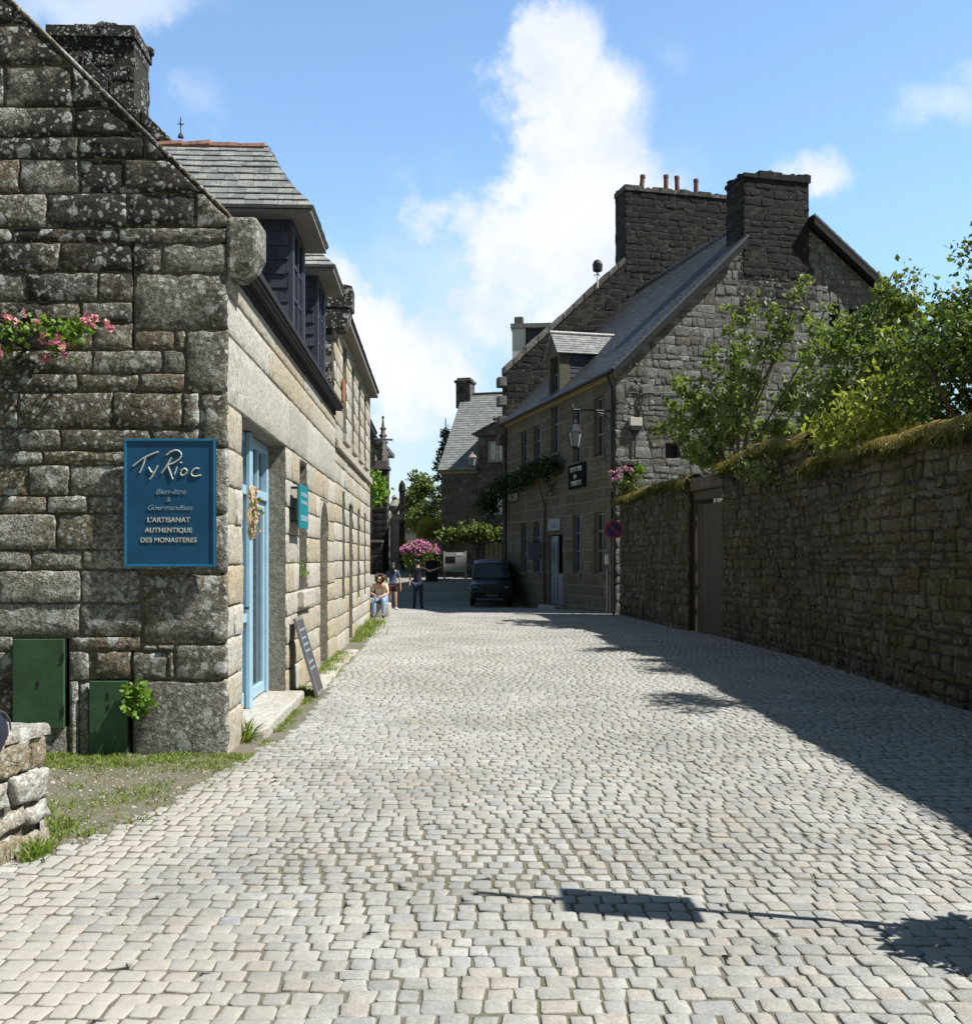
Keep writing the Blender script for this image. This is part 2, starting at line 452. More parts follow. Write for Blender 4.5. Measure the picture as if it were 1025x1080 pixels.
M['pink'] = leafmat('pink_petals', (.58, .24, .32), (.74, .50, .52), (.55, .10, .27), tr=.25)
M['mauve'] = leafmat('mauve_hydrangea_petals', (.42, .13, .33), (.62, .3, .5), (.68, .42, .55), tr=.2)
M['grassm'] = leafmat('grass_blades', (.10, .17, .02), (.19, .26, .045), (.28, .27, .11), tr=.3)
M['drygrass'] = leafmat('dry_moss_grass', (.08, .08, .014), (.20, .165, .03), (.26, .15, .03), tr=.3)
M['cream_cloth'] = plain('cream_cloth', (.62, .50, .34), .8, var=.1, scale=25)
M['jeans_light'] = plain('light_jeans', (.22, .32, .45), .85, var=.15, scale=30)
M['jeans_dark'] = plain('dark_jeans', (.03, .04, .07), .85, var=.15, scale=30)
M['tee_dark'] = plain('dark_navy_cloth', (.012, .014, .024), .85, var=.15, scale=30)
M['denim'] = plain('blue_denim_cloth', (.06, .09, .16), .85, var=.15, scale=30)
M['maroon'] = plain('dark_maroon_cloth', (.05, .014, .016), .85, var=.15, scale=30)
M['skin'] = plain('skin', (.48, .28, .19), .55, var=.06, scale=20)
M['hair_brown'] = plain('brown_hair', (.06, .028, .014), .6, var=.4, scale=40, bump=.4)
M['hair_dark'] = plain('dark_hair', (.014, .009, .008), .5, var=.3, scale=40, bump=.4)
M['shoe_white'] = plain('white_shoe', (.6, .6, .6), .6)
M['shoe_dark'] = plain('dark_shoe', (.02, .016, .014), .6)
M['car'] = plain('dark_car_paint', (.006, .006, .007), .35, var=.1, bump=0, spec=.7)
M['rubber'] = plain('tyre_rubber', (.012, .012, .012), .85)
M['lamp_glass'] = plain('milky_lamp_glass', (.22, .235, .25), .25, var=.05, bump=0)
M['copper'] = plain('pink_copper_hood', (.30, .22, .19), .45, var=.15)
M['red'] = plain('sign_red', (.35, .03, .035), .4)
M['sblue'] = plain('sign_dark_blue', (.02, .03, .16), .4)
M['cream'] = plain('cream_panel', (.42, .40, .34), .7, var=.1)
M['brick'] = plain('orange_brick', (.30, .13, .07), .9, var=.5)
M['dried'] = leafmat('dried_petals', (.45, .33, .24), (.62, .5, .42), (.5, .2, .3), tr=.2)
M['straw'] = plain('dried_twig_wreath', (.4, .31, .2), .9, var=.3, scale=40)
M['clay'] = plain('chimney_pot_clay', (.20, .095, .08), .85, var=.3)

# ------------------------------------------------------------------ camera, sun, sky
cam = bpy.data.cameras.new('camera'); co = bpy.data.objects.new('camera', cam); COL.objects.link(co)
co.location = (0, 0, 1.65); co.rotation_euler = (math.pi / 2, 0, 0)
cam.sensor_fit = 'VERTICAL'; cam.sensor_height = 24; cam.sensor_width = 24; cam.lens = 24 * 1100 / 1080
cam.shift_y = 50 / 1080; cam.clip_end = 2000; cam.clip_start = .05
sc.camera = co
SUN = V((.70, -.17, 1)).normalized()
sl = bpy.data.lights.new('sun', 'SUN'); so = bpy.data.objects.new('sun', sl); COL.objects.link(so)
sl.energy = 4.9; sl.angle = math.radians(.5); sl.color = (1, .97, .925)
so.rotation_euler = SUN.to_track_quat('Z', 'Y').to_euler(); so.location = (20, -4, 30)
sc.view_settings.view_transform = 'Standard'; sc.view_settings.look = 'None'
sc.view_settings.exposure = .78; sc.view_settings.gamma = 1
w = bpy.data.worlds.new('World'); sc.world = w; w.use_nodes = True
nt = w.node_tree; g = G(nt); bg = nt.nodes['Background']
sky = g.n('ShaderNodeTexSky', sky_type='NISHITA', sun_disc=False)
sky.sun_elevation = math.asin(SUN.z); sky.sun_rotation = math.atan2(SUN.x, SUN.y)
sky.air_density = 1.0; sky.dust_density = .2; sky.ozone_density = 1.5; sky.altitude = 50
tc = g.n('ShaderNodeTexCoord'); D = tc.outputs['Generated']
sp = g.n('ShaderNodeSeparateXYZ'); g.l(D, sp.inputs[0])
yy = g.math('MAXIMUM', sp.outputs[1], .02)
u = g.math('DIVIDE', sp.outputs[0], yy); v = g.math('DIVIDE', sp.outputs[2], yy)
n1 = g.noise(D, 9, 9, .66, .3); n2 = g.noise(D, 40, 6, .65); n3 = g.noise(D, 4.5, 5, .6)
# distort the lookup a little so no blob reads as an ellipse
nd = g.n('ShaderNodeTexNoise'); g.l(D, nd.inputs['Vector']); nd.inputs['Scale'].default_value = 10; nd.inputs['Detail'].default_value = 7; nd.inputs['Roughness'].default_value = .6
sd = g.n('ShaderNodeSeparateColor'); g.l(nd.outputs['Color'], sd.inputs[0])
u2 = g.math('ADD', u, g.math('MULTIPLY', g.math('SUBTRACT', sd.outputs[0], .5), .13))
v2 = g.math('ADD', v, g.math('MULTIPLY', g.math('SUBTRACT', sd.outputs[1], .5), .13))
def blobs(L):
    tot = None
    for (px, py, rx, ry, amp) in L:
        a = g.math('DIVIDE', g.math('SUBTRACT', u2, (px - 512) / 1100), rx / 1100)
        b_ = g.math('DIVIDE', g.math('SUBTRACT', v2, (590 - py) / 1100), ry / 1100)
        r2 = g.math('ADD', g.math('MULTIPLY', a, a), g.math('MULTIPLY', b_, b_))
        f = g.math('MULTIPLY', g.math('POWER', 2.718, g.math('MULTIPLY', r2, -.8)), amp)
        tot = f if tot is None else g.math('MAXIMUM', g.math('ADD', tot, g.math('MULTIPLY', f, .2)), f)
    return tot
cum = blobs([(592, 45, 44, 44, 1.0), (570, 85, 56, 44, .9), (625, 88, 48, 44, 1.0), (600, 140, 66, 50, 1.05), (585, 190, 72, 52, 1.0), (640, 195, 60, 56, .95), (560, 240, 90, 50, .9), (630, 265, 80, 62, .95), (685, 215, 55, 50, .75), (470, 225, 45, 36, .7), (510, 265, 60, 44, .75),
             (530, 310, 90, 44, .7), (600, 320, 90, 44, .8), (345, 262, 34, 44, .75), (375, 315, 60, 40, .75), (430, 330, 70, 40, .7), (400, 375, 80, 46, .95), (450, 395, 70, 46, .9), (500, 370, 60, 40, .65), (420, 450, 60, 40, .7), (480, 450, 70, 40, .6), (850, 176, 46, 30, .85), (800, 210, 50, 40, .7), (1500, 200, 260, 160, .9), (-500, 300, 260, 160, .9)])
veil = blobs([(990, 110, 55, 26, .75), (1025, 85, 30, 24, .6), (110, 2, 95, 26, 1.0), (160, 14, 50, 20, .8), (212, 105, 26, 30, .5), (700, 48, 34, 24, .3), (470, 60, 60, 30, .15), (500, 300, 150, 110, .7), (420, 470, 110, 110, .75), (640, 290, 120, 90, .6), (700, 180, 60, 60, .35)])
nz = g.math('ADD', g.math('MULTIPLY', g.math('SUBTRACT', n1, .5), 1.15), g.math('MULTIPLY', g.math('SUBTRACT', n2, .5), .5))
dens = g.math('ADD', cum, nz)
dv_ = g.math('ADD', veil, g.math('MULTIPLY', nz, .7))
back = g.ramp(sp.outputs[1], .02, .12)
mask = g.math('MAXIMUM', g.ramp(dens, .27, .88), g.ramp(dv_, .12, 1.0, 0, .7))
mask = g.math('MULTIPLY', mask, back)
shade = g.ramp(g.math('ADD', g.math('MULTIPLY', n3, .7), g.math('MULTIPLY', n1, .5)), .45, .72)
cc = g.mix(shade, (3.9, 4.25, 5.1), (5.2, 5.3, 5.7))
cc = g.mix(g.ramp(dens, .45, .95), (4.5, 4.9, 5.6), cc)
skyc = g.mix(1, sky.outputs[0], (.93, 1.02, 1.03), 'MULTIPLY')
# gain added to shape fill light: sky dimmed and warmed away from the view
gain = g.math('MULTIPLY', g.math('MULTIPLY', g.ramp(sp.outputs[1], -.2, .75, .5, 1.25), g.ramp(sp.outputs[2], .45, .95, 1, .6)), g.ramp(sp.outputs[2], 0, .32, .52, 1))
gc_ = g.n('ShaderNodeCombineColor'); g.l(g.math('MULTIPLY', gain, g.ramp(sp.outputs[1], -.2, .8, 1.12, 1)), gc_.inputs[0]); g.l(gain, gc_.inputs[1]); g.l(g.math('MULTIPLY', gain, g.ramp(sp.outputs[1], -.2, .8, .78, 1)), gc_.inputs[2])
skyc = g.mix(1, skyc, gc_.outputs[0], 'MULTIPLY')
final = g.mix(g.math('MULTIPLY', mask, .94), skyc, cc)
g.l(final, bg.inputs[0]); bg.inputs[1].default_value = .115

# ------------------------------------------------------------------ ground
GP = [(-400, 0), (0, 0), (31, 0), (35, -.05), (41, -.24), (44, -.12), (47, .12), (53, .62), (60, 1.12), (75, 1.62), (120, 2.0), (600, 3)]
def gz(x, y):
    for i in range(len(GP) - 1):
        if GP[i][0] <= y <= GP[i + 1][0]:
            t = (y - GP[i][0]) / (GP[i + 1][0] - GP[i][0]); return GP[i][1] + t * (GP[i + 1][1] - GP[i][1])
    return GP[-1][1]
FL = Fr((-2.19, 8.85), (-.045, 1), (1, .045))          # left houses, facade
A0 = V((3.96, 31.8, 0)); 
FR = Fr(A0, (-.2447, .9696), (-.9696, -.2447))          # right house, facade
FG = Fr(A0, (.9696, .2447), (.2447, -.9696))            # right house, gable

m, nt2, b = newmat('earth_and_joints'); g = G(nt2); P = g.pos()
n1 = g.noise(P, .35, 4); n2 = g.noise(P, 3.5, 6, .7); n3 = g.noise(P, 40, 4, .7)
c = g.mix(g.ramp(n3, .3, .7), (.10, .09, .066), (.165, .148, .115))
c = g.mix(g.math('MULTIPLY', g.ramp(g.math('ADD', g.math('MULTIPLY', n1, .6), g.math('MULTIPLY', n2, .5)), .52, .68), .8), c, (.085, .09, .030))
c = g.mix(g.ramp(n2, .55, .75, 0, .6), c, (.27, .245, .20))
g.l(c, b.inputs['Base Color']); b.inputs['Roughness'].default_value = .95
g.bump(g.math('ADD', n3, n2), .6, .02, b)
M['earth'] = m
mb = MB()
xs = [-300, -120, -50, -20] + [-12 + k * .5 for k in range(45)] + [14, 20, 50, 120, 300]
ys = [-60, -20, -6] + [-2 + k * .5 for k in range(140)] + [72, 80, 100, 140, 220, 400, 600]
P_ = [(x, y, gz(x, y) - .0072 + (0.0016 * noise.noise((x * 1.3, y * 1.3, 0)) if -12 < x < 10 and -2 < y < 68 else 0)) for y in ys for x in xs]
nx = len(xs)
mb.add(P_, [(j * nx + i, j * nx + i + 1, (j + 1) * nx + i + 1, (j + 1) * nx + i) for j in range(len(ys) - 1) for i in range(nx - 1)])
o = mb.build('ground', M['earth'], smooth=True); o['kind'] = 'structure'

# right wall line in plan (used by the road and the wall)
WL = [(5.05, 0.5), (5.2, 6), (5.25, 11), (5.32, 17.3), (4.98, 22.2), (4.62, 24.3), (4.3, 27.9), (3.98, 31.4)]
def pl_x(pts, y):
    for i in range(len(pts) - 1):
        if pts[i][1] <= y <= pts[i + 1][1]:
            t = (y - pts[i][1]) / (pts[i + 1][1] - pts[i][1]); return pts[i][0] + t * (pts[i + 1][0] - pts[i][0])
    return pts[0][0] if y < pts[0][1] else pts[-1][0]
LE = [(-3.6, 0), (-3.6, 4.9), (-2.95, 5.25), (-2.5, 5.7), (-2.28, 6.3), (-2.12, 7.2), (-2.05, 8.3), (-1.98, 9), (-1.86, 9.6), (-1.95, 12.7), (-2.08, 14), (-2.35, 20), (-2.75, 26.2), (-3.3, 27.5), (-8, 30), (-8, 62)]
RE = [(5.3, 0), (5.25, 11), (5.32, 17.3), (4.98, 22.2), (4.3, 27.9), (3.9, 31.8), (.95, 44), (6, 44.5), (6, 62)]

m, nt2, b = newmat('granite_setts'); g = G(nt2); P = g.pos(); r, gd, hu = g.col()
n1 = g.noise(P, 1.1, 4); n2 = g.noise(P, 14, 5, .7); n3 = g.noise(P, 90, 3, .7)
c = g.mix(r, (.268, .265, .246), (.358, .353, .330))
c = g.mix(g.ramp(hu, .66, .95), c, (.328, .306, .272))
c = g.mix(g.ramp(hu, .30, .05, 0, .8), c, (.268, .273, .269))
c = g.mix(1, c, g.mix(g.ramp(n3, .25, .75), (.8,) * 3, (1.16,) * 3), 'MULTIPLY')
c = g.mix(1, c, g.mix(g.ramp(n2, .3, .7), (.85,) * 3, (1.1,) * 3), 'MULTIPLY')
c = g.mix(1, c, g.mix(g.ramp(n1, .3, .7), (.90, .89, .86), (1.06,) * 3), 'MULTIPLY')
c = g.mix(1, c, g.mix(g.ramp(g.noise(P, .4, 4, .6), .32, .68), (.87, .87, .86), (1.08, 1.08, 1.08)), 'MULTIPLY')
c = g.mix(g.ramp(g.noise(P, 2.1, 5, .7), .58, .72, 0, .25), c, (.20, .195, .15))
c = g.mix(gd, c, (.37, .345, .30))
g.l(c, b.inputs['Base Color']); b.inputs['Roughness'].default_value = .8; b.inputs['Specular IOR Level'].default_value = .3
g.bump(g.math('ADD', g.math('MULTIPLY', n2, .8), g.math('MULTIPLY', n3, .4)), .5, .012, b)
M['setts'] = m
mb = MB(); rng = random.Random(11)
y = 1.6; row = 0
while y < 60:
    rh = rng.uniform(.100, .130)
    x0, x1 = pl_x(LE, y), pl_x(RE, y)
    ph = rng.uniform(0, .17); x = x0 + rng.uniform(0, .1) - .05
    while x < x1 - .05:
        L = rng.uniform(.080, .132)
        if rng.random() < .07: L *= 1.3
        cx, cy = x + L / 2, y + rh / 2
        wy = .16 * noise.noise((cx * .30, cy * .20, 3.1)) + .05 * noise.noise((cx * .9, cy * .5, 7.7)) + .05 * max(0, -cx - .6) ** 1.3 + rng.gauss(0, .006)
        wx = .05 * noise.noise((cx * .4, cy * .6, 9.1))
        jn = .0046 + .0045 * max(0, noise.noise((cx * .25, cy * .25, 1.7)) + .2) + (.004 if 5.2 < cy < 6.5 and cx > -1.2 else 0)
        dust = max(0, min(1, 2.2 * (noise.noise((cx * .5, cy * .33, 5.5)) + .12) * max(0, min(1, (-.55 - cx) / 1.1)))) if cy < 9.2 else 0
        if 4.0 < cy < 8.2: dust = max(dust, max(0, min(1, 1 - abs(cx + 1.95 - (cy - 6.5) * .16) / .4)) * .95)
        zc = gz(cx, cy + wy) + max(-.003, min(.003, rng.gauss(0, .0018))) - dust * .004 + .002 * noise.noise((cx * .8, cy * .8, 0))
        hw, hh = L / 2 - jn, rh / 2 - jn * .9
        col = (max(0, min(1, rng.gauss(.5, .27))), dust * .75, rng.random())
        tx, ty = rng.gauss(0, .013), rng.gauss(0, .013)
        near = cy < 13
        if near:
            k = .30; pts = []
            for sx, sy in ((1, 1), (-1, 1), (-1, -1), (1, -1)):
                e = rng.uniform(.5, 1.3) * k * .04; f = rng.uniform(.5, 1.3) * k * .04
                a = (sx * hw, sy * (hh - e)); c_ = (sx * (hw - f), sy * hh)
                pts += [a, c_] if sx * sy > 0 else [c_, a]
            pts = [(a + rng.gauss(0, .004), b2 + rng.gauss(0, .004)) for a, b2 in pts]
            n = 8; rings = [(1.0, -.03), (1.0, -.006), (.972, -.0018), (.90, 0), (.4, .0008)]
        else:
            pts = [(hw + rng.gauss(0, .004), hh), (-hw, hh + rng.gauss(0, .004)), (-hw + rng.gauss(0, .004), -hh), (hw, -hh + rng.gauss(0, .004))]
            n = 4; rings = [(1.0, -.025), (1.0, -.005), (.88, 0)]
        PP = []
        for s_, dz in rings:
            for a, b2 in pts:
                a2, b3 = a * s_, b2 * s_
                PP.append((cx + wx + a2, cy + wy + b3, zc + dz + tx * a2 + ty * b3))
        F = [(i * n + k2, i * n + (k2 + 1) % n, (i + 1) * n + (k2 + 1) % n, (i + 1) * n + k2) for i in range(len(rings) - 1) for k2 in range(n)]
        F.append(tuple(range((len(rings) - 1) * n, len(rings) * n)))
        mb.add(PP, F, col)
        x += L
    y += rh; row += 1
o = mb.build('road', M['setts'], smooth=True); o['kind'] = 'structure'

# ------------------------------------------------------------------ LEFT HOUSE
lh = thing('stone_house', 'near granite house with lichen-dark gable facing the street corner and a light blue double door', 'house', (-4, 12, 0))
HE = 4.2                                                     # eave height
# gable wall faces -Y; u runs to the left from the corner
MG = (V((-2.19, 8.85, 0)), V((-1, 0, 0)), Z, V((0, -1, 0)))
gc = [-.12, .62, .87, 1.0, 1.28, 1.56, 1.73, 2.04, 2.19, 2.45, 2.58, 2.76, 3.07, 3.23, 3.43, 3.66, 3.84, 4.09, 4.34, 4.47, 4.76, 5.05, 5.24, 5.49, 5.85, 6.2, 6.5, 6.8, 7.15, 7.5, 7.8, 8.2, 8.6]
RAKE = .97
st, bd = MB(), MB()
rk = [(RAKE, 1, 4.56 + RAKE * 0 + .0), ]                     # placeholder, replaced below
# rake: z = 4.56 + .985*u  (u from the corner to the left), ridge at u = 4.0, back slope beyond
pl = [(-.985, 1, 4.56), (.985, 1, 4.56 + .985 * 8.0)]
HG = [(1.36, .24, 1.82, .98), (.83, -.1, 1.17, .63)]
HG_ = [(-.01 + a, b, c, d) for a, b, c, d in HG]
QU = [(0, 4.09, .55, 4.34), (0, 3.6, .80, 4.09), (0, 3.07, .36, 3.6), (0, 2.6, .24, 3.07), (0, 2.04, .22, 2.6), (0, 1.53, .42, 2.04), (0, .93, .73, 1.53), (0, .63, .45, .93), (0, -.12, .81, .63)]
def gdark(u, z): return min(1, max(0, (z - 3.2) * .16 + .15 * math.sin(u * 3 + z)))
masonry(st, bd, MG, .0, 8.0, gc, (.42, .95), pl, HG_ + QU, joint=.015, bev=.016, recess=.022, thick=.5, seg=.075, jit=.007, prot=.009, rng=random.Random(21), gfun=gdark, bulge=.006, bu0=.06,
        special={1: [.52, .6, .5], 3: [.7, .55, .8], 4: [.75, .5], 9: [.34, .5], 11: [.38, .6], 14: [.45, .7], 16: [.5, .6]})
qr = random.Random(77)
for (x0, y0, x1, y1) in QU:
    stone(st, MG, [(x0, y0), (x1, y0), (x1, y1), (x0, y1)], qr, .015, .022, .055, .07, .007, .006, (qr.random(), min(1, gdark(x0, y0) * (1.5 if y0 > 3 else .6)), qr.random() * .6), .006)
    bd.prism([MG[0] + MG[1] * a + Z * b_ + V((0, .022, 0)) for a, b_ in ((max(x0, .06), y0), (x1, y0), (x1, y1), (max(x0, .06), y1))][::-1], V((0, .5, 0)))
gw = st.build('gable_wall', M['gable'], lh); bd.build('mortar_bed', M['mortar'], gw)
# facade
fc = [-.12, .34, .64, .97, 1.25, 1.6, 1.95, 2.28, 2.6, 2.98, 3.58, 3.92, 4.13]
DH = (.70, -.2, 3.45, 2.98); W1 = (4.55, 1.25, 5.42, 2.92); NI = (6.9, -.2, 8.1, 2.55)
st, bd = MB(), MB()
masonry(st, bd, FL.M(), .03, 9.15, fc, (.45, 1.0), (), [DH, W1, NI], joint=.015, bev=.014, recess=.018, thick=.42, seg=.11, jit=.0045, prot=.008, rng=random.Random(5), bu0=.07,
        special={9: [3.75, 1.6, 1.5, 2.4], 10: [2.2, 1.9, 2.0, 3.1], 11: [2.6, 2.4, 2.0, 2.2]}, bulge=.006)
fw = st.build('facade_wall', M['facade'], lh); bd.build('mortar_bed', M['mortar_lit'], fw)
# top course under the gutter, a weathered timber gutter board
mb = MB(); FL.box(mb, .36, 9.12, -.30, .02, 4.132, 4.20); FL.box(mb, .36, 9.12, .0, .13, 4.205, 4.235); FL.box(mb, .36, 9.12, .10, .15, 4.24, 4.31)
mb.build('gutter_board', M['wood_dark'], lh, bevel=.008)
# kneeler and rake coping
mb = MB()
kn = [(.012, 4.06), (-.09, 4.07), (-.19, 4.15), (-.25, 4.27), (-.25, 4.56), (.012, 4.56)]
stn = [MG[0] + MG[1] * (u - .0) + Z * z for u, z in kn]
mb.prism([p + V((0, -.012, 0)) for p in stn][::-1], V((0, .40, 0)), (.7, .05, .3))
mb.build('kneeler_stone', M['gable'], lh, bevel=.035)
mb = MB(); u = -.02; rng = random.Random(9)
while u < 4.0:
    L = rng.uniform(.45, .8); u1 = min(u + L, 4.02)
    P_ = []
    for uu in (u + .006, u1 - .006): P_.append((uu, 4.56 + .985 * uu))
    dn = V((-.985 * -1, 1)).normalized()
    q = [(P_[0][0], P_[0][1] + .005), (P_[1][0], P_[1][1] + .005), (P_[1][0], P_[1][1] + .05), (P_[0][0], P_[0][1] + .05)]
    mb.prism([MG[0] + MG[1] * a + Z * b_ + V((0, -.005 - rng.uniform(0, .01), 0)) for a, b_ in q][::-1], V((0, .46, 0)), (rng.random(), .1, rng.random())); u = u1
mb.build('rake_coping', M['gable'], lh, bevel=.02)
# main roof
rf = MB()
Ro = lambda u, n, z: FL.p(u, n, z)
tiles(rf, [Ro(.42, .12, 4.24), Ro(9.1, .12, 4.24), Ro(9.1, -4.0, 8.36), Ro(.42, -4.0, 8.36)], .2, .26, random.Random(2))
tiles(rf, [Ro(9.1, -8.1, 4.24), Ro(.42, -8.1, 4.24), Ro(.42, -4.0, 8.36), Ro(9.1, -4.0, 8.36)], .3, .4, random.Random(3))
rf.build('roof', M['slate'], lh)
mb = MB(); FL.box(mb, .5, 9.15, -8.0, -7.6, -.2, 4.2); mb.build('rear_wall', M['farstone'], lh)

def dormer(parent, u0, u1, zb, ze, zr, back, key):
    rng = random.Random(key)
    b = MB()
    FL.box(b, u0, u1, -back, -.02, zb, ze)
    # slate rows hung on the cheek and the front
    tl = MB()
    tiles(tl, [FL.p(u0, -back, zb), FL.p(u0, -.02, zb), FL.p(u0, -.02, ze - .01), FL.p(u0, -back, ze - .01)], .17, .24, rng, slab=.01)
    d = tl.build('dormer', M['slate_hang'], parent)
    fr = MB()
    for a, c_, z0, z1 in ((u0 + .0, u0 + .14, zb, ze), (u1 - .14, u1, zb, ze), (u0 + .14, u1 - .14, zb, zb + .2), (u0 + .14, u1 - .14, ze - .16, ze)):
        FL.box(fr, a + .001, c_ - .001, -.018, .03, z0 + .001, z1 - .012)
    fr.build('front_frame', M['slate_hang'], d)
    b.build('dormer_body', M['slate_hang'], d)
    gl = MB(); FL.box(gl, u0 + .14, u1 - .14, -.019, -.005, zb + .2, ze - .16); gl.build('pane', M['glass'], d)
    cs = MB(); um = (u0 + u1) / 2
    for a in (u0 + .15, um - .03, u1 - .21): FL.box(cs, a, a + .06, -.004, .02, zb + .21, ze - .17)
    for z in (zb + .6, zb + 1.0): FL.box(cs, u0 + .22, u1 - .22, -.003, .012, z, z + .035)
    cs.build('casement', M['slate_hang'], d)
    # bellcast hipped roof
    oh = .27
    e = [FL.p(u0 - oh, .30, ze), FL.p(u1 + oh, .30, ze), FL.p(u1 + oh, -back, ze), FL.p(u0 - oh, -back, ze)]
    z2 = ze + (zr - ze) * .30; k = .26
    m_ = [FL.p(u0 - oh + k, .30 - k, z2), FL.p(u1 + oh - k, .30 - k, z2), FL.p(u1 + oh - k, -back, z2), FL.p(u0 - oh + k, -back, z2)]
    h = (u1 - u0) / 2 + oh - k
    z3 = ze + (zr - ze) * .62; k2 = k + .22
    m3 = [FL.p(u0 - oh + k2, .30 - k2, z3), FL.p(u1 + oh - k2, .30 - k2, z3), FL.p(u1 + oh - k2, -back, z3), FL.p(u0 - oh + k2, -back, z3)]
    r0, r1 = FL.p(um, .30 - k2 - .18, zr), FL.p(um, -back, zr)
    t = MB()
    for lo, hi in ((e, m_), (m_, m3)):
        tiles(t, [lo[0], lo[1], hi[1], hi[0]], .13, .2, rng, slab=.03)
        tiles(t, [lo[3], lo[0], hi[0], hi[3]], .13, .2, rng, slab=.03)
        tiles(t, [lo[1], lo[2], hi[2], hi[1]], .13, .2, rng, slab=.03)
    tiles(t, [m3[0], m3[1], r0], .13, .2, rng, slab=.03)
    tiles(t, [m3[3], m3[0], r0, r1], .13, .2, rng, slab=.03)
    tiles(t, [m3[1], m3[2], r1, r0], .13, .2, rng, slab=.03)
    t.build('dormer_roof', M['slate_light'], d)
    s_ = MB(); FL.box(s_, u0 - oh + .02, u1 + oh - .02, -back, .28, ze - .075, ze - .032); s_.build('soffit_board', M['soffit'], d)
    rt = MB(); n = int((back - .3) / .34)
    for i in range(n):
        n0 = -.40 - i * .34
        rt.tube([FL.p(um, n0, zr - .015 + rng.uniform(-.012, .012)), FL.p(um, n0 - .36, zr - .015 + rng.uniform(-.012, .012))], [.07 + rng.uniform(-.012, .012), .06], 8, (rng.random(), 0, rng.random()))
    rt.build('ridge_tiles', M['ridge_red'], d)
    return d, um
d1, um = dormer(lh, 3.75, 4.9, 4.26, 5.83, 6.86, 3.1, 1)
mb = MB(); p = FL.p(um, -1.45, 6.95)
mb.lathe(p, [(.04, 0), (.02, .05), (.006, .06), (.006, .25), (.003, .26)], 8); mb.tube([p + V((-.04, 0, .17)), p + V((.04, 0, .17))], .006, 6); mb.tube([p + V((0, -.04, .17)), p + V((0, .04, .17))], .006, 6)
mb.build('finial', M['iron'], d1)
dormer(lh, 6.35, 7.35, 4.26, 5.86, 6.75, 2.9, 2)

# door recess
dr = MB(); fr_n = -.27
def dbox(mb, u0, u1, z0, z1, n0=0, n1=.05): FL.box(mb, u0, u1, fr_n + n0, fr_n + n1, z0, z1)
fm = MB()
for a in (.71, 1.98, 3.33): dbox(fm, a, a + .11, .10, 2.97, -.05, .06)
dbox(fm, 1.955, 2.115, .10, 2.97, .062, .11)
for a, c_ in ((.82, 1.98), (2.09, 3.33)): dbox(fm, a, c_, 2.88, 2.97, -.05, .058); dbox(fm, a, c_, 2.32, 2.42, -.05, .07)
for a in (1.18, 1.58, 2.48, 2.9): dbox(fm, a, a + .035, 2.42, 2.88, -.03, .03)
fd = fm.build('door_frame', M['blue'], lh, bevel=.008)
tg = MB(); dbox(tg, .83, 1.97, 2.43, 2.87, -.02, -.01); dbox(tg, 2.1, 3.32, 2.43, 2.87, -.02, -.01); tg.build('transom_pane', M['glass'], fd)
lf = MB()
for a in (.83, 1.85): dbox(lf, a, a + .12, .12, 2.31, -.03, .03)
for z0, z1 in ((.12, .34), (.92, 1.06), (2.2, 2.31)): dbox(lf, .95, 1.85, z0, z1, -.03, .03)
dbox(lf, .95, 1.85, .34, .92, -.02, .0); dbox(lf, 1.03, 1.77, .42, .84, .002, .022)
dbox(lf, .95, 1.97, 1.0, 1.09, .032, .075); dbox(lf, .9, 1.93, .12, .27, .032, .05)
ld = lf.build('door', M['blue'], lh, bevel=.006)
gl = MB(); dbox(gl, .95, 1.85, 1.06, 2.2, -.012, -.004); gl.build('pane', M['glass_sky'], ld)
lf = MB()
for a in (2.10, 3.24): dbox(lf, a, a + .08, .12, 2.31, -.03, .03)
for z0, z1 in ((.12, .24), (2.22, 2.31)): dbox(lf, 2.18, 3.24, z0, z1, -.03, .03)
ld2 = lf.build('door', M['blue'], lh, bevel=.006)
gl = MB(); dbox(gl, 2.18, 3.24, .24, 2.22, -.012, -.004); gl.build('pane', M['glass'], ld2)
hb = MB(); hb.tube([FL.p(1.91, fr_n + .03, 1.15), FL.p(1.91, fr_n + .10, 1.15), FL.p(1.80, fr_n + .10, 1.15)], .012, 6); hb.build('handle', M['iron'], ld)
mb = MB(); dbox(mb, .70, 3.45, -.2, 3.0, -.16, -.06); mb.build('door_backing', M['wood_dark'], lh)
mb = MB(); FL.box(mb, .64, 3.5, -.4, .20, -.15, .10, (.9, 0, .5)); mb.build('doorstep', M['step'], lh, bevel=.025)
# window 1
fm = MB(); a, z0, c_, z1 = W1
for q in (a, c_ - .07): FL.box(fm, q, q + .07, -.24, -.17, z0, z1)
for q in (z0, z1 - .07, 2.2): FL.box(fm, a + .071, c_ - .071, -.239, -.171, q, q + .07)
wf = fm.build('window', M['grey_wood'], lh, bevel=.005)
gl = MB(); FL.box(gl, a, c_, -.25, -.21, z0, z1); gl.build('pane', M['glass'], wf)
mb = MB(); FL.box(mb, a - .14, c_ + .14, -.2, .085, 1.03, 1.245, (.7, 0, .3)); mb.build('sill', M['facade'], wf, bevel=.02)
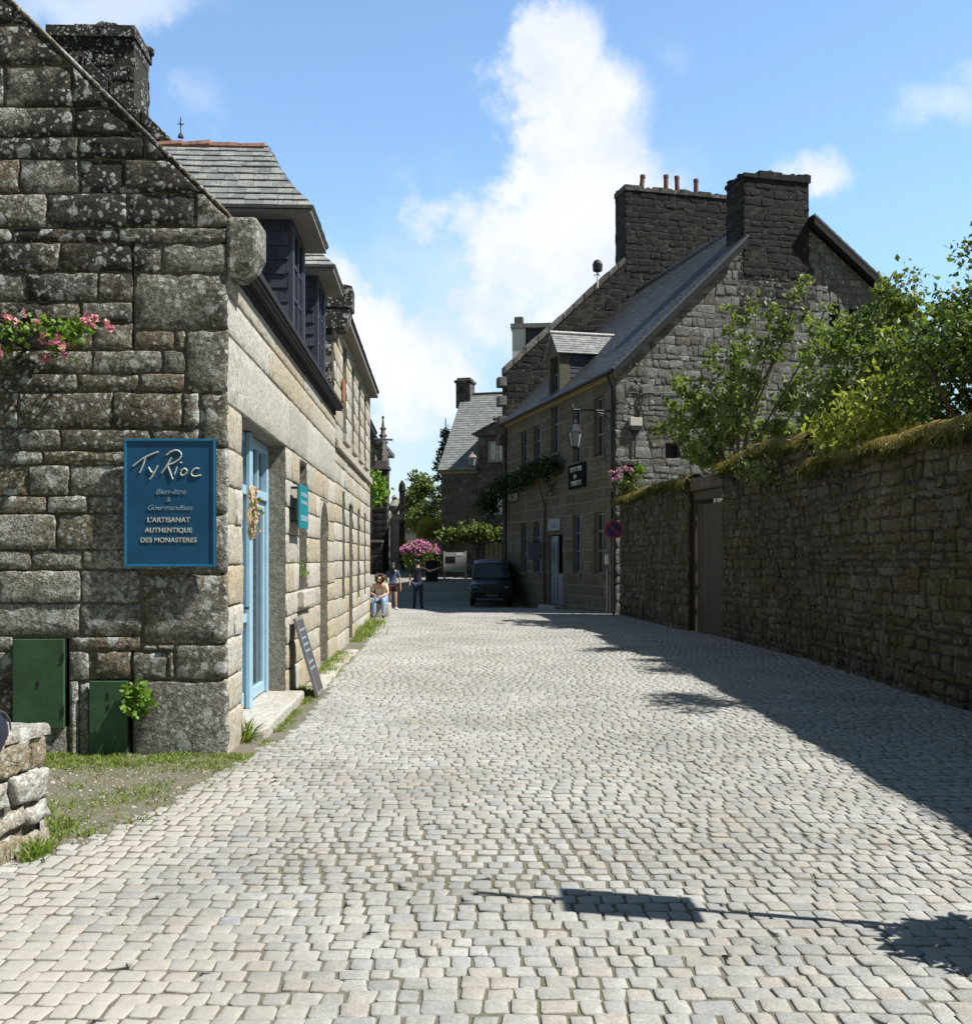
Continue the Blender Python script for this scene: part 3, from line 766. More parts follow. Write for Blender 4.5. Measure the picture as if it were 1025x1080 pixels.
# arched blocked doorway: recessed infill and an arch stone over it
st = MB()
masonry(st, None, (FL.p(0, -.20, 0), FL.d, Z, FL.n), 6.86, 8.14, [-.12, .4, .85, 1.3, 1.75, 2.2, 2.62], (.5, .9), (), (), joint=.012, bev=.012, recess=.02, seg=.14, jit=.004, prot=.004, rng=random.Random(8), bulge=.004)
niche = st.build('blocked_doorway', M['facade'], lh)
ar = []
N_ = 14
for i in range(N_ + 1):
    t = math.pi * i / N_; ar.append((7.5 - .6 * math.cos(t), 2.02 + .53 * math.sin(t)))
mb = MB()
lft = [(6.9, 2.02)] + ar[:N_ // 2 + 1] + [(7.5, 2.552), (6.9, 2.552)]
rgt = ar[N_ // 2:] + [(8.1, 2.02), (8.1, 2.552), (7.5, 2.552)]
for q in (dedupe(lft, 1e-3), dedupe(rgt, 1e-3)): FL.prism(mb, q, -.19, .004, (.6, 0, .4))
mb.build('arch_stone', M['facade'], niche, bevel=.008)

# ------------------------------------------------------------------ things on the left house
def text(body, size, fr_pt, U, W, N, mat, name, parent, shear=0, bold=0, align='CENTER', ext=.003, sx=1):
    cu = bpy.data.curves.new('tmp', 'FONT'); cu.body = body; cu.size = size; cu.align_x = align; cu.shear = shear; cu.offset = bold; cu.extrude = ext; cu.space_character = 1.05
    to = bpy.data.objects.new('tmp', cu); COL.objects.link(to)
    me = bpy.data.meshes.new_from_object(to.evaluated_get(bpy.context.evaluated_depsgraph_get()))
    bpy.data.objects.remove(to)
    mt = Matrix(((U.x * sx, W.x, N.x, fr_pt.x), (U.y * sx, W.y, N.y, fr_pt.y), (U.z * sx, W.z, N.z, fr_pt.z), (0, 0, 0, 1)))
    me.transform(mt); me.materials.clear(); me.materials.append(mat); me.name = name
    o = bpy.data.objects.new(name, me); COL.objects.link(o); attach(o, parent); return o
def stroke(mb, pts, wd, to3, th=.004):
    """flat pen ribbon in sign coordinates"""
    P = pts
    for _ in range(2):
        Q = [P[0]]
        for i in range(len(P) - 1):
            a, b = P[i], P[i + 1]
            Q += [(a[0] * .75 + b[0] * .25, a[1] * .75 + b[1] * .25), (a[0] * .25 + b[0] * .75, a[1] * .25 + b[1] * .75)]
        P = Q + [P[-1]]
    mb.tube([to3(x, y) for x, y in P], wd / 2, 6)
sg = thing('shop_sign', 'dark blue painted shop sign with pale script lettering on the lichened gable', 'sign', (-2.66, 8.80, 1.59))
sx0, sx1, sz0, sz1 = -3.045, -2.275, 1.585, 2.665
SY = 8.775
mb = MB(); mb.box(((sx0 + sx1) / 2, SY + .02, (sz0 + sz1) / 2), (sx1 - sx0, .03, sz1 - sz0)); mb.build('panel', M['sign_blue'], sg)
mb = MB()
for x in (sx0 + .011, sx1 - .011): mb.box((x, SY + .012, (sz0 + sz1) / 2), (.022, .034, sz1 - sz0))
for z in (sz0 + .011, sz1 - .011): mb.box(((sx0 + sx1) / 2, SY + .0125, z), (sx1 - sx0 - .045, .034, .022))
mb.build('frame', M['sign_edge'], sg, bevel=.004)
S = lambda x, y: V((sx0 + x * (sx1 - sx0), SY + .002, sz1 - y * (sz1 - sz0)))
mb = MB(); wd = .0135
# pixel positions inside the sign crop (0..1)
q = lambda a, b: ((a - 135) / 570, (b - 145) / 805)
for s_ in ([q(192, 318), q(250, 270), q(300, 245), q(350, 226)], [q(272, 262), q(258, 300), q(245, 335), q(232, 358)],
           [q(290, 322), q(300, 345), q(312, 358), q(318, 352)], [q(348, 312), q(330, 345), q(312, 380), q(296, 400)],
           [q(432, 262), q(410, 300), q(390, 335), q(370, 360)], [q(400, 248), q(432, 222), q(470, 214), q(496, 236), q(488, 268), q(450, 296), q(412, 308), q(410, 318), q(426, 360), q(440, 398)],
           [q(468, 320), q(458, 345), q(450, 368)], [q(488, 292), q(496, 298)],
           [q(512, 330), q(492, 345), q(488, 368), q(500, 378), q(524, 362), q(530, 340), q(512, 330)],
           [q(604, 332), q(580, 328), q(556, 350), q(556, 374), q(578, 382), q(616, 372)]):
    stroke(mb, s_, wd, S)
mb.build('script_lettering', M['letter'], sg)
cx = lambda a: S((a - 135) / 570, 0).x
def st_line(t, a0, a1, b, size, mat, shear=0, bold=0):
    zb = sz1 - (b - 145) / 805 * (sz1 - sz0)
    text(t, size, V((cx((a0 + a1) / 2), SY + .003, zb)), V((1, 0, 0)), Z, V((0, -1, 0)), mat, 'lettering', sg, shear, bold)
st_line('Bien-être', 310, 540, 492, .064, M['letter_dim'], .35)
st_line('&', 395, 430, 540, .055, M['letter_dim'], .2)
st_line('Gourmandises', 255, 585, 592, .062, M['letter_dim'], .35)
st_line("L'ARTISANAT", 282, 545, 668, .058, M['letter'], 0, .0007)
st_line('AUTHENTIQUE', 272, 555, 732, .056, M['letter'], 0, .0007)
st_line('DES MONASTERES', 236, 590, 794, .056, M['letter'], 0, .0007)

tb = thing('wall_sign', 'small teal sign board standing off the sunlit facade beside the blue door', 'sign', FL.p(3.95, .1, 1.98))
mb = MB(); FL.box(mb, 3.62, 4.42, .10, .13, 2.03, 2.56); mb.build('panel', M['teal'], tb, bevel=.006)
for u in (3.72, 4.3):
    for z in (2.1, 2.5):
        mb = MB(); FL.box(mb, u, u + .03, 0, .10, z, z + .03); mb.build('bracket', M['iron'], tb)
mb = MB(); rng = random.Random(4)
for z, h in ((2.42, .05), (2.33, .04), (2.12, .07)):
    u = 3.72
    while u < 4.3:
        L = rng.uniform(.03, .06); FL.box(mb, u, u + L, .131, .134, z, z + h); u += L + .022
mb.build('lettering', M['letter_dim'], tb)

def cabinet(x0, x1, z0, z1, label, vents):
    t = thing('meter_cabinet', label, 'cabinet', ((x0 + x1) / 2, 8.85, max(z0, 0)), 'green utility cabinets set in the gable')
    mb = MB(); mb.box(((x0 + x1) / 2, 8.96, (z0 + z1) / 2), (x1 - x0 + .012, .2, z1 - z0 + .012)); mb.build('case', M['iron'], t)
    mb = MB(); mb.box(((x0 + x1) / 2, 8.832, (z0 + z1) / 2), (x1 - x0, .035, z1 - z0)); d = mb.build('door', M['green_box'], t, bevel=.006)
    mb = MB()
    for z in ((z1 - .12, z1 - .22) if vents else (z0 + (z1 - z0) * .5,)): mb = MB(); mb.box(((x0 + x1) / 2 - .0, 8.813, z), (.016, .006, .05)); mb.build('lock', M['iron'], d)
    if not vents:
        for z in (z0 + .15, z1 - .15):
            mb = MB(); mb.tube([V((x1 - .004, 8.812, z - .04)), V((x1 - .004, 8.812, z + .04))], .007, 6); mb.build('hinge', M['iron'], d)
cabinet(-4.0, -3.565, .22, .975, 'taller green metal cabinet door set in the gable behind the low wall', False)
cabinet(-3.352, -3.03, -.06, .62, 'smaller green metal cabinet door by the ivy sprig at the gable foot', True)

# wreath beside the blue door
wr = thing('dried_flower_wreath', 'dried flower wreath hung on the stone jamb by the blue door', 'wreath', FL.p(.72, .06, 1.78))
mb = MB(); rng = random.Random(12); c0 = FL.p(.74, .07, 2.08)
for k in range(6):
    ph = rng.uniform(0, 6); rr = rng.uniform(.15, .20)
    mb.tube([c0 + FL.d * (rr * .62 * math.cos(t * .4)) + Z * (rr * 1.25 * math.sin(t * .4)) + FL.n * rng.uniform(-.02, .03) for t in range(17)], .012, 5, (rng.random(), 0, 0), cap=False)
mb.build('twig_ring', M['straw'], wr)

def leaf(mb, p, L, rng, up=.2, col=None, w=.45, dirv=None):
    d = V((rng.gauss(0, 1), rng.gauss(0, 1), rng.gauss(up, 1))) if dirv is None else V(dirv) + V((rng.gauss(0, .3), rng.gauss(0, .3), rng.gauss(0, .3)))
    if d.length < .01: d = V((0, 0, 1))
    d.normalize(); s = d.cross(V((rng.gauss(0, 1), rng.gauss(0, 1), rng.gauss(0, 1))))
    if s.length < .01: s = d.orthogonal()
    s.normalize(); n = d.cross(s); p = V(p)
    L *= rng.uniform(.7, 1.3)
    c = col or (rng.random(), 0, rng.random())
    mb.add([p, p + d * L * .5 + s * L * w * .55 + n * L * .06, p + d * L - n * L * .1, p + d * L * .5 - s * L * w * .55 + n * L * .06], [(0, 1, 2), (0, 2, 3)], c)
def bloom(mb, p, r, rng, n=7):
    for k in range(n): leaf(mb, V(p) + V((rng.gauss(0, r * .4), rng.gauss(0, r * .4), rng.gauss(0, r * .4))), r * 1.3, rng, .3, None, .9)
fl, gr = MB(), MB()
for k in range(46):
    t = rng.uniform(0, 6.28); rr = rng.uniform(.12, .18)
    p = c0 + FL.d * (rr * .62 * math.cos(t)) + Z * (rr * 1.3 * math.sin(t)) + FL.n * rng.uniform(.0, .06)
    if k % 3 == 0: leaf(gr, p, .06, rng)
    else: bloom(fl, p, .02, rng, 6)
fl.build('dried_flowers', M['dried'], wr); gr.build('sprigs', M['leaf_bright'], wr)

# geraniums on the gable
ge = thing('geranium_planter', 'pink geraniums trailing from a small trough fixed high on the gable', 'planter', (-3.72, 8.7, 3.5))
mb = MB(); mb.box((-4.02, 8.74, 3.50), (.70, .15, .11)); mb.build('trough', M['darkpot'], ge, bevel=.01)
for x in (-3.9, -4.3):
    br = MB(); br.box((x, 8.80, 3.45), (.03, .2, .03)); br.build('bracket', M['iron'], ge)
fo, fl = MB(), MB(); rng = random.Random(31)
Q = lambda px, py, dy=0: V(((px - 512) / 1100 * 8.72, 8.72 + dy, 1.65 + (590 - py) / 1100 * 8.72))
for px, py, n, r in ((10, 350, 60, .07), (28, 352, 50, .07), (60, 356, 30, .06), (72, 352, 90, .075), (82, 348, 60, .06), (5, 372, 20, .05), (45, 345, 30, .05), (58, 375, 16, .04)):
    for k in range(n): leaf(fo, Q(px, py, -.06 + rng.gauss(0, .04)) + V((rng.gauss(0, r), 0, rng.gauss(0, r * .8))), .05, rng, .1, None, .9)
for px, py, s_ in ((13, 338, .05), (24, 345, .04), (43, 342, .035), (50, 356, .04), (48, 362, .035), (97, 340, .045), (103, 338, .04), (92, 344, .035), (103, 347, .035), (117, 343, .03), (120, 349, .045), (68, 362, .05), (72, 370, .045), (63, 366, .03), (52, 378, .045), (50, 382, .035), (78, 366, .03), (73, 378, .03), (3, 368, .035), (8, 376, .04), (2, 378, .035), (30, 334, .03)):
    bloom(fl, Q(px, py, -.10 + rng.gauss(0, .03)), s_ * .62, rng, 26)
fo.build('foliage', M['leaf_bright'], ge); fl.build('flowers', M['pink'], ge)

# sprig of ivy in the gable joint
iv = MB(); rng = random.Random(14)
for k in range(150):
    a = rng.uniform(0, 6.28); r_ = rng.uniform(0, 1) ** .5
    leaf(iv, V((-2.925 + .115 * r_ * math.cos(a), 8.80 - abs(rng.gauss(0, .05)), .46 + .15 * r_ * math.sin(a))), .06, rng, .1, None, .85)
tag(iv.build('wall_plant', M['leaf_bright'], at=(-2.92, 8.8, .35)), 'bright green sprig growing from a joint in the gable foot', 'plant')

# leaning slate board
lb = thing('menu_board', 'dark slate menu board leaning on the facade by the doorstep', 'board', FL.p(3.62, .25, 0))
th = math.atan2(.27, .93); up = Z * math.cos(th) - FL.n * math.sin(th); nn = FL.n * math.cos(th) + Z * math.sin(th)
o0 = FL.p(3.56, .34, .012)
def slab(mb, u0, u1, v0, v1, n0, n1):
    P_ = [o0 + FL.d * a + up * b + nn * c for a in (u0, u1) for b in (v0, v1) for c in (n0, n1)]
    mb.add(P_, [(0, 2, 3, 1)[::1], (4, 5, 7, 6), (0, 1, 5, 4), (2, 6, 7, 3), (0, 4, 6, 2), (1, 3, 7, 5)])
mb = MB(); slab(mb, .04, .56, .04, .93, -.01, .01); mb.build('slate_panel', M['board'], lb)
mb = MB(); slab(mb, 0, .04, 0, .97, -.018, .018); slab(mb, .56, .60, 0, .97, -.018, .018); slab(mb, .04, .56, 0, .04, -.017, .017); slab(mb, .04, .56, .93, .97, -.017, .017); mb.build('frame', M['grey_wood'], lb)
mb = MB(); rng = random.Random(6)
for v_ in (.8, .7, .62, .54, .4, .32):
    u = .1
    while u < .48:
        L = rng.uniform(.03, .08); slab(mb, u, u + L, v_, v_ + .025, .011, .0125); u += L + .02
mb.build('chalk_lines', M['letter_dim'], lb)

pt = thing('flower_pot', 'dark pot with green herbs standing in the recessed facade window', 'pot', FL.p(4.95, -.08, 1.25))
mb = MB(); FL.box(mb, 4.72, 5.2, -.15, -.02, 1.246, 1.40); mb.build('trough', M['darkpot'], pt, bevel=.01)
mb = MB()
for k in range(110): leaf(mb, FL.p(rng.uniform(4.74, 5.2), -.08 + rng.gauss(0, .05), 1.42 + abs(rng.gauss(0, .09))), .06, rng, .6)
mb.build('herbs', M['leaf_bright'], pt)

# ------------------------------------------------------------------ second left house (higher) and third
h2 = thing('stone_house', 'taller granite house joined beyond the dormered one, with a gable chimney', 'house', FL.p(13, -4, 0))
UA, UB = 9.16, 18.3
st, bd = MB(), MB()
W2 = [(10.55, .9, 11.2, 2.9), (12.0, .0, 13.0, 2.75), (14.2, .8, 14.95, 2.75), (16.2, .8, 16.9, 2.75), (10.7, 4.0, 11.55, 5.75), (12.6, 4.0, 13.4, 5.7), (14.4, 4.0, 15.2, 5.7), (16.2, 4.0, 17.0, 5.7)]
masonry(st, bd, FL.M(.0), UA, UB, [-.3, .3, .62, .95, 1.3, 1.62, 1.98, 2.3, 2.62, 3.0, 3.35, 3.58, 3.74, 4.05, 4.4, 4.75, 5.1, 5.45, 5.8, 6.0], (.45, .95), (), W2, joint=.018, bev=.015, recess=.02, thick=.5, seg=.3, jit=.004, prot=.007, rng=random.Random(15), bulge=.005)
fw = st.build('facade_wall', M['facade'], h2); bd.build('mortar_bed', M['mortar_lit'], fw)
mb = MB(); FL.box(mb, UA + .02, UB, .012, .07, 3.585, 3.735); mb.build('string_course', M['facade'], h2, bevel=.015)
for (a, z0, c_, z1) in W2:
    fm = MB()
    for q in (a, (a + c_) / 2 - .03, c_ - .06): FL.box(fm, q, q + .06, -.2, -.13, z0 + .001, z1 - .001)
    for q in (z0, (z0 + z1) / 2, z1 - .06): FL.box(fm, a + .061, c_ - .061, -.196, -.134, q, q + .06)
    wf = fm.build('window', M['white'] if z0 > 3 else M['grey_wood'], h2)
    gl = MB(); FL.box(gl, a, c_, -.22, -.17, z0, z1); gl.build('pane', M['glass'], wf)
    if z0 > 3:
        mb = MB(); FL.box(mb, a - .1, c_ + .1, -.12, .07, z0 - .16, z0 - .005); mb.build('sill', M['facade'], wf, bevel=.01)
mb = MB(); FL.box(mb, 10.2, 10.5, .02, .05, 4.55, 4.95); mb.build('brick_panel', M['brick'], h2)
# gable facing the street foot: dark stone above the first roof
MG2 = (FL.p(9.16, 0, 0) + V((0, 0, 0)), -FL.n, Z, -FL.d)
st, bd = MB(), MB()
pl2 = [(-.94, 1, 6.1), (.94, 1, 6.1 + .94 * 8.6)]
masonry(st, bd, MG2, .0, 8.6, [3.9, 4.25, 4.5, 4.85, 5.1, 5.5, 5.75, 6.05, 6.4, 6.75, 7.1, 7.5, 7.9, 8.3, 8.7, 9.1, 9.5, 9.9, 10.3], (.35, .6), pl2, (), joint=.03, bev=.03, recess=.03, thick=.4, seg=.16, jit=.008, prot=.02, rng=random.Random(16), gfun=lambda u, z: .6)
gw = st.build('gable_wall', M['gable'], h2); bd.build('mortar_bed', M['mortar_dark'], gw)
mb = MB(); rng = random.Random(2); u = -.22
while u < 4.3:
    u1 = min(u + rng.uniform(.4, .7), 4.3)
    q_ = [(u + .01, 6.1 + .94 * u - .1), (u1 - .01, 6.1 + .94 * u1 - .1), (u1 - .01, 6.1 + .94 * u1 + .14), (u + .01, 6.1 + .94 * u + .14)]
    mb.prism([MG2[0] + MG2[1] * a + Z * b_ + MG2[3] * .05 for a, b_ in q_], -MG2[3] * .5, (rng.random(), .6, rng.random())); u = u1
mb.prism([MG2[0] + MG2[1] * a + Z * b_ + MG2[3] * .06 for a, b_ in [(-.30, 5.98), (.3, 5.98), (.3, 6.35), (-.05, 6.42), (-.30, 6.36)]], -MG2[3] * .5, (.4, .6, .5))
mb.prism([MG2[0] + MG2[1] * a + Z * b_ + MG2[3] * .05 for a, b_ in [(-.16, 5.62), (.3, 5.62), (.3, 5.975), (-.27, 5.975)]], -MG2[3] * .48, (.6, .5, .5))
mb.build('rake_coping', M['gable'], h2, bevel=.02)
rf = MB()
tiles(rf, [FL.p(9.5, .22, 6.0), FL.p(UB + .15, .22, 6.0), FL.p(UB + .15, -4.3, 10.15), FL.p(9.5, -4.3, 10.15)], .25, .3, random.Random(4))
tiles(rf, [FL.p(UB + .15, -8.7, 6.0), FL.p(9.5, -8.7, 6.0), FL.p(9.5, -4.3, 10.15), FL.p(UB + .15, -4.3, 10.15)], .4, .5, random.Random(5))
rf.build('roof', M['slate'], h2)
mb = MB(); FL.box(mb, 9.5, UB + .1, .0, .20, 5.86, 5.93); FL.box(mb, 9.5, UB + .1, .0, .1, 6.005 - .06, 5.99); mb.build('eave_board', M['soffit'], h2)
mb = MB(); FL.box(mb, UB + .01, UB + .4, -8.4, -.02, -.3, 6.0); FL.box(mb, 9.6, UB, -8.6, -8.2, -.3, 5.95); mb.build('rear_wall', M['farstone'], h2)
# chimney on the gable apex
def chimney_stack(name, parent, Mx, u0, u1, z0, z1, depth, mat, mortar, rng, capm=None, dark=.7, lens=(.3, .55), rows=.28):
    cs = []; z = z0
    while z < z1 - .1: cs.append(z); z += rows * rng.uniform(.8, 1.2)
    cs.append(z1)
    O, A, B, N = Mx
    st, bd = MB(), MB()
    f = lambda u, v: dark
    kw = dict(joint=.014, bev=.009, recess=.008, seg=.15, jit=.012, prot=.009, gfun=f, vj=.02, skew=.02, bulge=.004)
    masonry(st, bd, (O + N * .0, A, Z, N), u0, u1, cs, lens, thick=depth - .06, rng=rng, **kw)
    # two flanks
    P1 = O + A * u1; P0 = O + A * u0
    masonry(st, None, (P1, -N, Z, A), .0, depth, cs, lens, rng=rng, **kw)
    masonry(st, None, (P0, -N, Z, -A), .0, depth, cs, lens, rng=rng, **kw)
    masonry(st, None, (O - N * depth, A, Z, -N), u0, u1, cs, lens, rng=rng, **kw)
    c_ = st.build(name, mat, parent); bd.build('mortar_bed', mortar, c_)
    mb = MB(); u = u0 - .04
    while u < u1 + .03:
        v_ = min(u + rng.uniform(.35, .6), u1 + .04)
        if u1 + .04 - v_ < .15: v_ = u1 + .04
        hh = rng.uniform(.12, .24)
        P_ = [O + A * a + N * n_ + Z * z_ for a in (u + .004, v_ - .004) for n_ in (.04 + rng.uniform(0, .03), -depth - .05) for z_ in (z1 - .03, z1 + hh - .03)]
        F = [(0, 1, 3, 2), (4, 6, 7, 5), (0, 4, 5, 1), (2, 3, 7, 6), (0, 2, 6, 4), (1, 5, 7, 3)]
        mb.add(P_, F, (rng.random(), dark * .8, rng.random())); u = v_
    # rough crown
    for k in range(int((u1 - u0) * 16)):
        p = O + A * rng.uniform(u0, u1) - N * rng.uniform(0, depth) + Z * (z1 + .16)
        mb.ball(p, (rng.uniform(.06, .18), rng.uniform(.06, .16), rng.uniform(.04, .12)), 7, 5, (rng.random(), .3, rng.random()), .15)
    mb.build('cap', capm or mat, c_, bevel=.02)
    return c_
chimney_stack('chimney', h2, MG2, 3.42, 4.85, 8.9, 10.6, .95, M['gable'], M['mortar_dark'], random.Random(17), dark=.5)

h3 = thing('stone_house', 'small stone house end with lower eave beyond the tall-windowed granite house', 'house', FL.p(20.5, -4, 0))
st, bd = MB(), MB()
masonry(st, bd, (FL.p(0, -.35, 0), FL.d, Z, FL.n), 18.75, 22.2, [-.3, .3, .65, 1, 1.35, 1.7, 2.05, 2.4, 2.75, 3.1, 3.45, 3.8, 4.15, 4.5, 4.85, 5.2, 5.4], (.45, .9), (), [(19.6, 3.0, 20.3, 4.6)], joint=.02, bev=.015, recess=.02, thick=.5, seg=.3, jit=.004, prot=.007, rng=random.Random(18))
fw = st.build('facade_wall', M['facade'], h3); bd.build('mortar_bed', M['mortar'], fw)
gl = MB(); FL.box(gl, 19.6, 20.3, -.62, -.56, 3.0, 4.6); gl.build('window', M['glass'], h3)
rf = MB()
tiles(rf, [FL.p(18.72, -.05, 5.42), FL.p(22.4, -.05, 5.42), FL.p(22.4, -4, 8.8), FL.p(18.72, -4, 8.8)], .25, .3, random.Random(6))
rf.build('roof', M['slate'], h3)
mb = MB(); FL.box(mb, 18.75, 22.3, -.34, -.07, 5.25, 5.37); mb.build('eave_board', M['wood_dark'], h3)
mb = MB(); mb.tube([FL.p(21.5, -.1, 5.15), FL.p(21.5, .45, 5.13)], .03, 8); mb.build('water_spout', M['zinc'], h3)
mb = MB(); FL.box(mb, 22.21, 22.5, -8, -.36, -.3, 5.4); FL.box(mb, 18.75, 22.2, -8, -7.6, -.3, 5.4); mb.build('rear_wall', M['farstone'], h3)

# ------------------------------------------------------------------ RIGHT HOUSE
rh = thing('stone_house', 'shaded granite house with a slate roof, bare grey gable and end chimney', 'house', FR.p(6, -5, 0))
RD = FG.d; RN = FG.n
GW = [(.98, 1.2, 2.0, 3.16), (3.24, 1.2, 4.09, 3.16), (5.17, -.6, 6.83, 2.55), (7.83, 1.15, 8.74, 3.1), (9.65, 1.15, 10.5, 3.1)]
UW = [(.98, 4.95, 2.0, 6.85), (3.24, 4.95, 4.09, 6.8), (5.6, 5.5, 6.55, 8.4), (7.83, 4.95, 8.7, 6.75), (9.65, 4.95, 10.45, 6.75)]
ac = [-.7, -.3, .1, .45, .8, 1.2, 1.58, 1.97, 2.36, 2.76, 3.16, 3.55, 3.92, 4.25, 4.6, 4.95, 5.33, 5.72, 6.1, 6.48, 6.85, 7.2]
st, bd = MB(), MB()
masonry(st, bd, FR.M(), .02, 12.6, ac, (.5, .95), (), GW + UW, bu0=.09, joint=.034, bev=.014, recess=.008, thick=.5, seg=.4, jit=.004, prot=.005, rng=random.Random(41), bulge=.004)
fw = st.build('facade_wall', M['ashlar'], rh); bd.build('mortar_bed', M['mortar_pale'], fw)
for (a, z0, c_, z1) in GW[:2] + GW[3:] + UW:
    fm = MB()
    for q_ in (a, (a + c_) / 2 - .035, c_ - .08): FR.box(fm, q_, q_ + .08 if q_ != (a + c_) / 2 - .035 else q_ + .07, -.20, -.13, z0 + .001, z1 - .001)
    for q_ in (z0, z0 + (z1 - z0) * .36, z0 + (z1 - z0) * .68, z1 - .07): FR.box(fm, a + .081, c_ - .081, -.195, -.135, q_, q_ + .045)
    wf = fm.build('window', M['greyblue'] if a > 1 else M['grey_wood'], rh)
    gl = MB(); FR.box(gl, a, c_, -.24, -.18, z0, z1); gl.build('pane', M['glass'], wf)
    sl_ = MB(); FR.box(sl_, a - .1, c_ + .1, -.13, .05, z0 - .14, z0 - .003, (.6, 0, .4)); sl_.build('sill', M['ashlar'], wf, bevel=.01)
# door with a half-open dark upper part
mb = MB(); FR.box(mb, 5.17, 6.83, -.42, -.30, -.6, 2.55); mb.build('door_backing', M['iron'], rh)
mb = MB()
FR.box(mb, 5.95, 6.8, -.16, -.10, .02, 2.5); FR.box(mb, 5.2, 5.94, -.16, -.10, .02, 1.15)
for q_ in (6.0, 6.4): FR.box(mb, q_, q_ + .33, -.098, -.08, .2, 1.0); FR.box(mb, q_, q_ + .33, -.098, -.08, 1.2, 2.3)
mb.build('door', M['greyblue'], rh, bevel=.01)
mb = MB(); FR.box(mb, 5.05, 6.95, -.1, .35, -.7, .0); mb.build('doorstep', M['step'], rh, bevel=.02)
# cornice, gutter, downpipe
mb = MB(); FR.box(mb, .0, 12.6, -.3, .10, 7.205, 7.30); FR.box(mb, .0, 12.6, -.25, .15, 7.305, 7.36); mb.build('cornice', M['cream_soffit'], rh, bevel=.01)
mb = MB(); mb.tube([FR.p(-.3, .27, 7.36), FR.p(12.6, .27, 7.36)], .075, 8); mb.tube([FR.p(.12, .25, 7.3), FR.p(.12, .09, 6.9), FR.p(.12, .09, .0)], .05, 8)
for z in (1.2, 3.4, 5.6): mb.tube([FR.p(.12, .09, z), FR.p(.12, .09, z + .06)], .068, 8)
mb.build('gutter_pipe', M['iron'], rh, smooth=False)
# gable
st, bd = MB(), MB()
rng = random.Random(43); rc = [-.5]
while rc[-1] < 13.2: rc.append(rc[-1] + rng.uniform(.13, .36))
GH = [(1.62, 4.78, 2.12, 5.24), (7.3, 9.15, 7.68, 9.85), (8.02, 9.3, 8.34, 9.8)]
gp = [(-.97, 1, 7.3), (.76, 1, 17.25)]
def rgd(u, z):
    d = 0
    if 4.1 < u < 6.7 and z > 8.6: d = min(1, (z - 8.6) * .6)
    return d
masonry(st, bd, (A0, RD, Z, RN), 0.0, 11.4, rc, (.16, .62), gp, GH, joint=.022, bev=.014, recess=.012, thick=.5, seg=.3, jit=.012, prot=.012, rng=rng, gfun=rgd, bu0=.06, vj=.04, skew=.045, bulge=.004)
gw = st.build('gable_wall', M['rgable'], rh); bd.build('mortar_bed', M['mortar_grey'], gw)
for (a, z0, c_, z1) in GH:
    mb = MB(); FG.box(mb, a, c_, -.5, -.3, z0, z1); mb.build('vent_opening', M['iron'], rh)
chimney_stack('chimney', rh, (A0 + RN * .02, RD, Z, RN), 4.28, 6.56, 10.6, 13.72, 1.2, M['black'], M['mortar_dark'], random.Random(44), dark=.35, lens=(.35, .7), rows=.24)
rf = MB()
tiles(rf, [FR.p(12.6, .24, 7.42), FR.p(1.2, .24, 7.42), FR.p(1.2, -5.76, 13.24), FR.p(12.6, -5.76, 13.24)], .2, .24, random.Random(45))
tiles(rf, [FR.p(1.195, .24, 7.42), FR.p(-.34, .24, 7.42), FR.p(-.34, -4.26, 11.785), FR.p(1.195, -4.26, 11.785)], .2, .24, random.Random(145))
tiles(rf, [FR.p(1.2, -11.6, 8.80), FR.p(12.6, -11.6, 8.80), FR.p(12.6, -5.76, 13.24), FR.p(1.2, -5.76, 13.24)], .3, .4, random.Random(46))
tiles(rf, [FR.p(-.34, -11.6, 8.80), FR.p(1.195, -11.6, 8.80), FR.p(1.195, -6.58, 12.617), FR.p(-.34, -6.58, 12.617)], .3, .4, random.Random(146))
rf.build('roof', M['slate'], rh)
mb = MB()
for (n0, z0, n1, z1) in ((.22, 7.36, -4.27, 11.72), (-6.57, 12.55, -11.6, 8.72)):
    P_ = [FR.p(-.33, n0, z0), FR.p(-.33, n1, z1), FR.p(-.33, n1, z1 - .24), FR.p(-.33, n0, z0 - .24)]
    mb.prism(P_, FR.d * .05)
    P_ = [FR.p(-.27, n0, z0 - .01), FR.p(-.27, n1, z1 - .01), FR.p(-.27, n1, z1 - .06), FR.p(-.27, n0, z0 - .06)]
    mb.prism(P_, FR.d * .26)
mb.build('verge_board', M['wood_dark'], rh)
mb = MB(); rng = random.Random(47)
for k in range(31):
    a = 1.2 + k * .36; mb.tube([FR.p(a, -5.76, 13.26), FR.p(a + .37, -5.76, 13.26)], [.10 + rng.uniform(0, .015), .085], 8, (rng.random(), 0, rng.random()))
mb.build('ridge_tiles', M['slate'], rh)
mb = MB(); FR.box(mb, .1, 12.6, -11.3, -10.9, -.5, 8.7); mb.build('rear_wall', M['farstone'], rh)
# wall dormer
tl = MB()
c0_, c1_ = 5.45, 6.75
tiles(tl, [FR.p(c0_, -.02, 7.3), FR.p(c0_, -3, 7.3), FR.p(c0_, -3, 9.0), FR.p(c0_, -.02, 9.0)][::1], .17, .22, random.Random(48), slab=.06)
tiles(tl, [FR.p(c1_, -3, 7.3), FR.p(c1_, -.02, 7.3), FR.p(c1_, -.02, 9.0), FR.p(c1_, -3, 9.0)], .17, .22, random.Random(49), slab=.06)
dm = tl.build('dormer', M['slate_hang'], rh)
mb = MB()
for a, b_ in ((c0_, 5.6), (6.55, c1_)): FR.box(mb, a - .04, b_, -.35, .03, 7.365, 8.95)
FR.prism(mb, [(c0_ - .04, 8.952), (c1_ + .0, 8.952), (c1_, 9.05), (6.1, 9.72), (c0_ - .04, 9.05)], -.3, .028)
mb.build('front_wall', M['ashlar'], dm, bevel=.01)
t = MB()
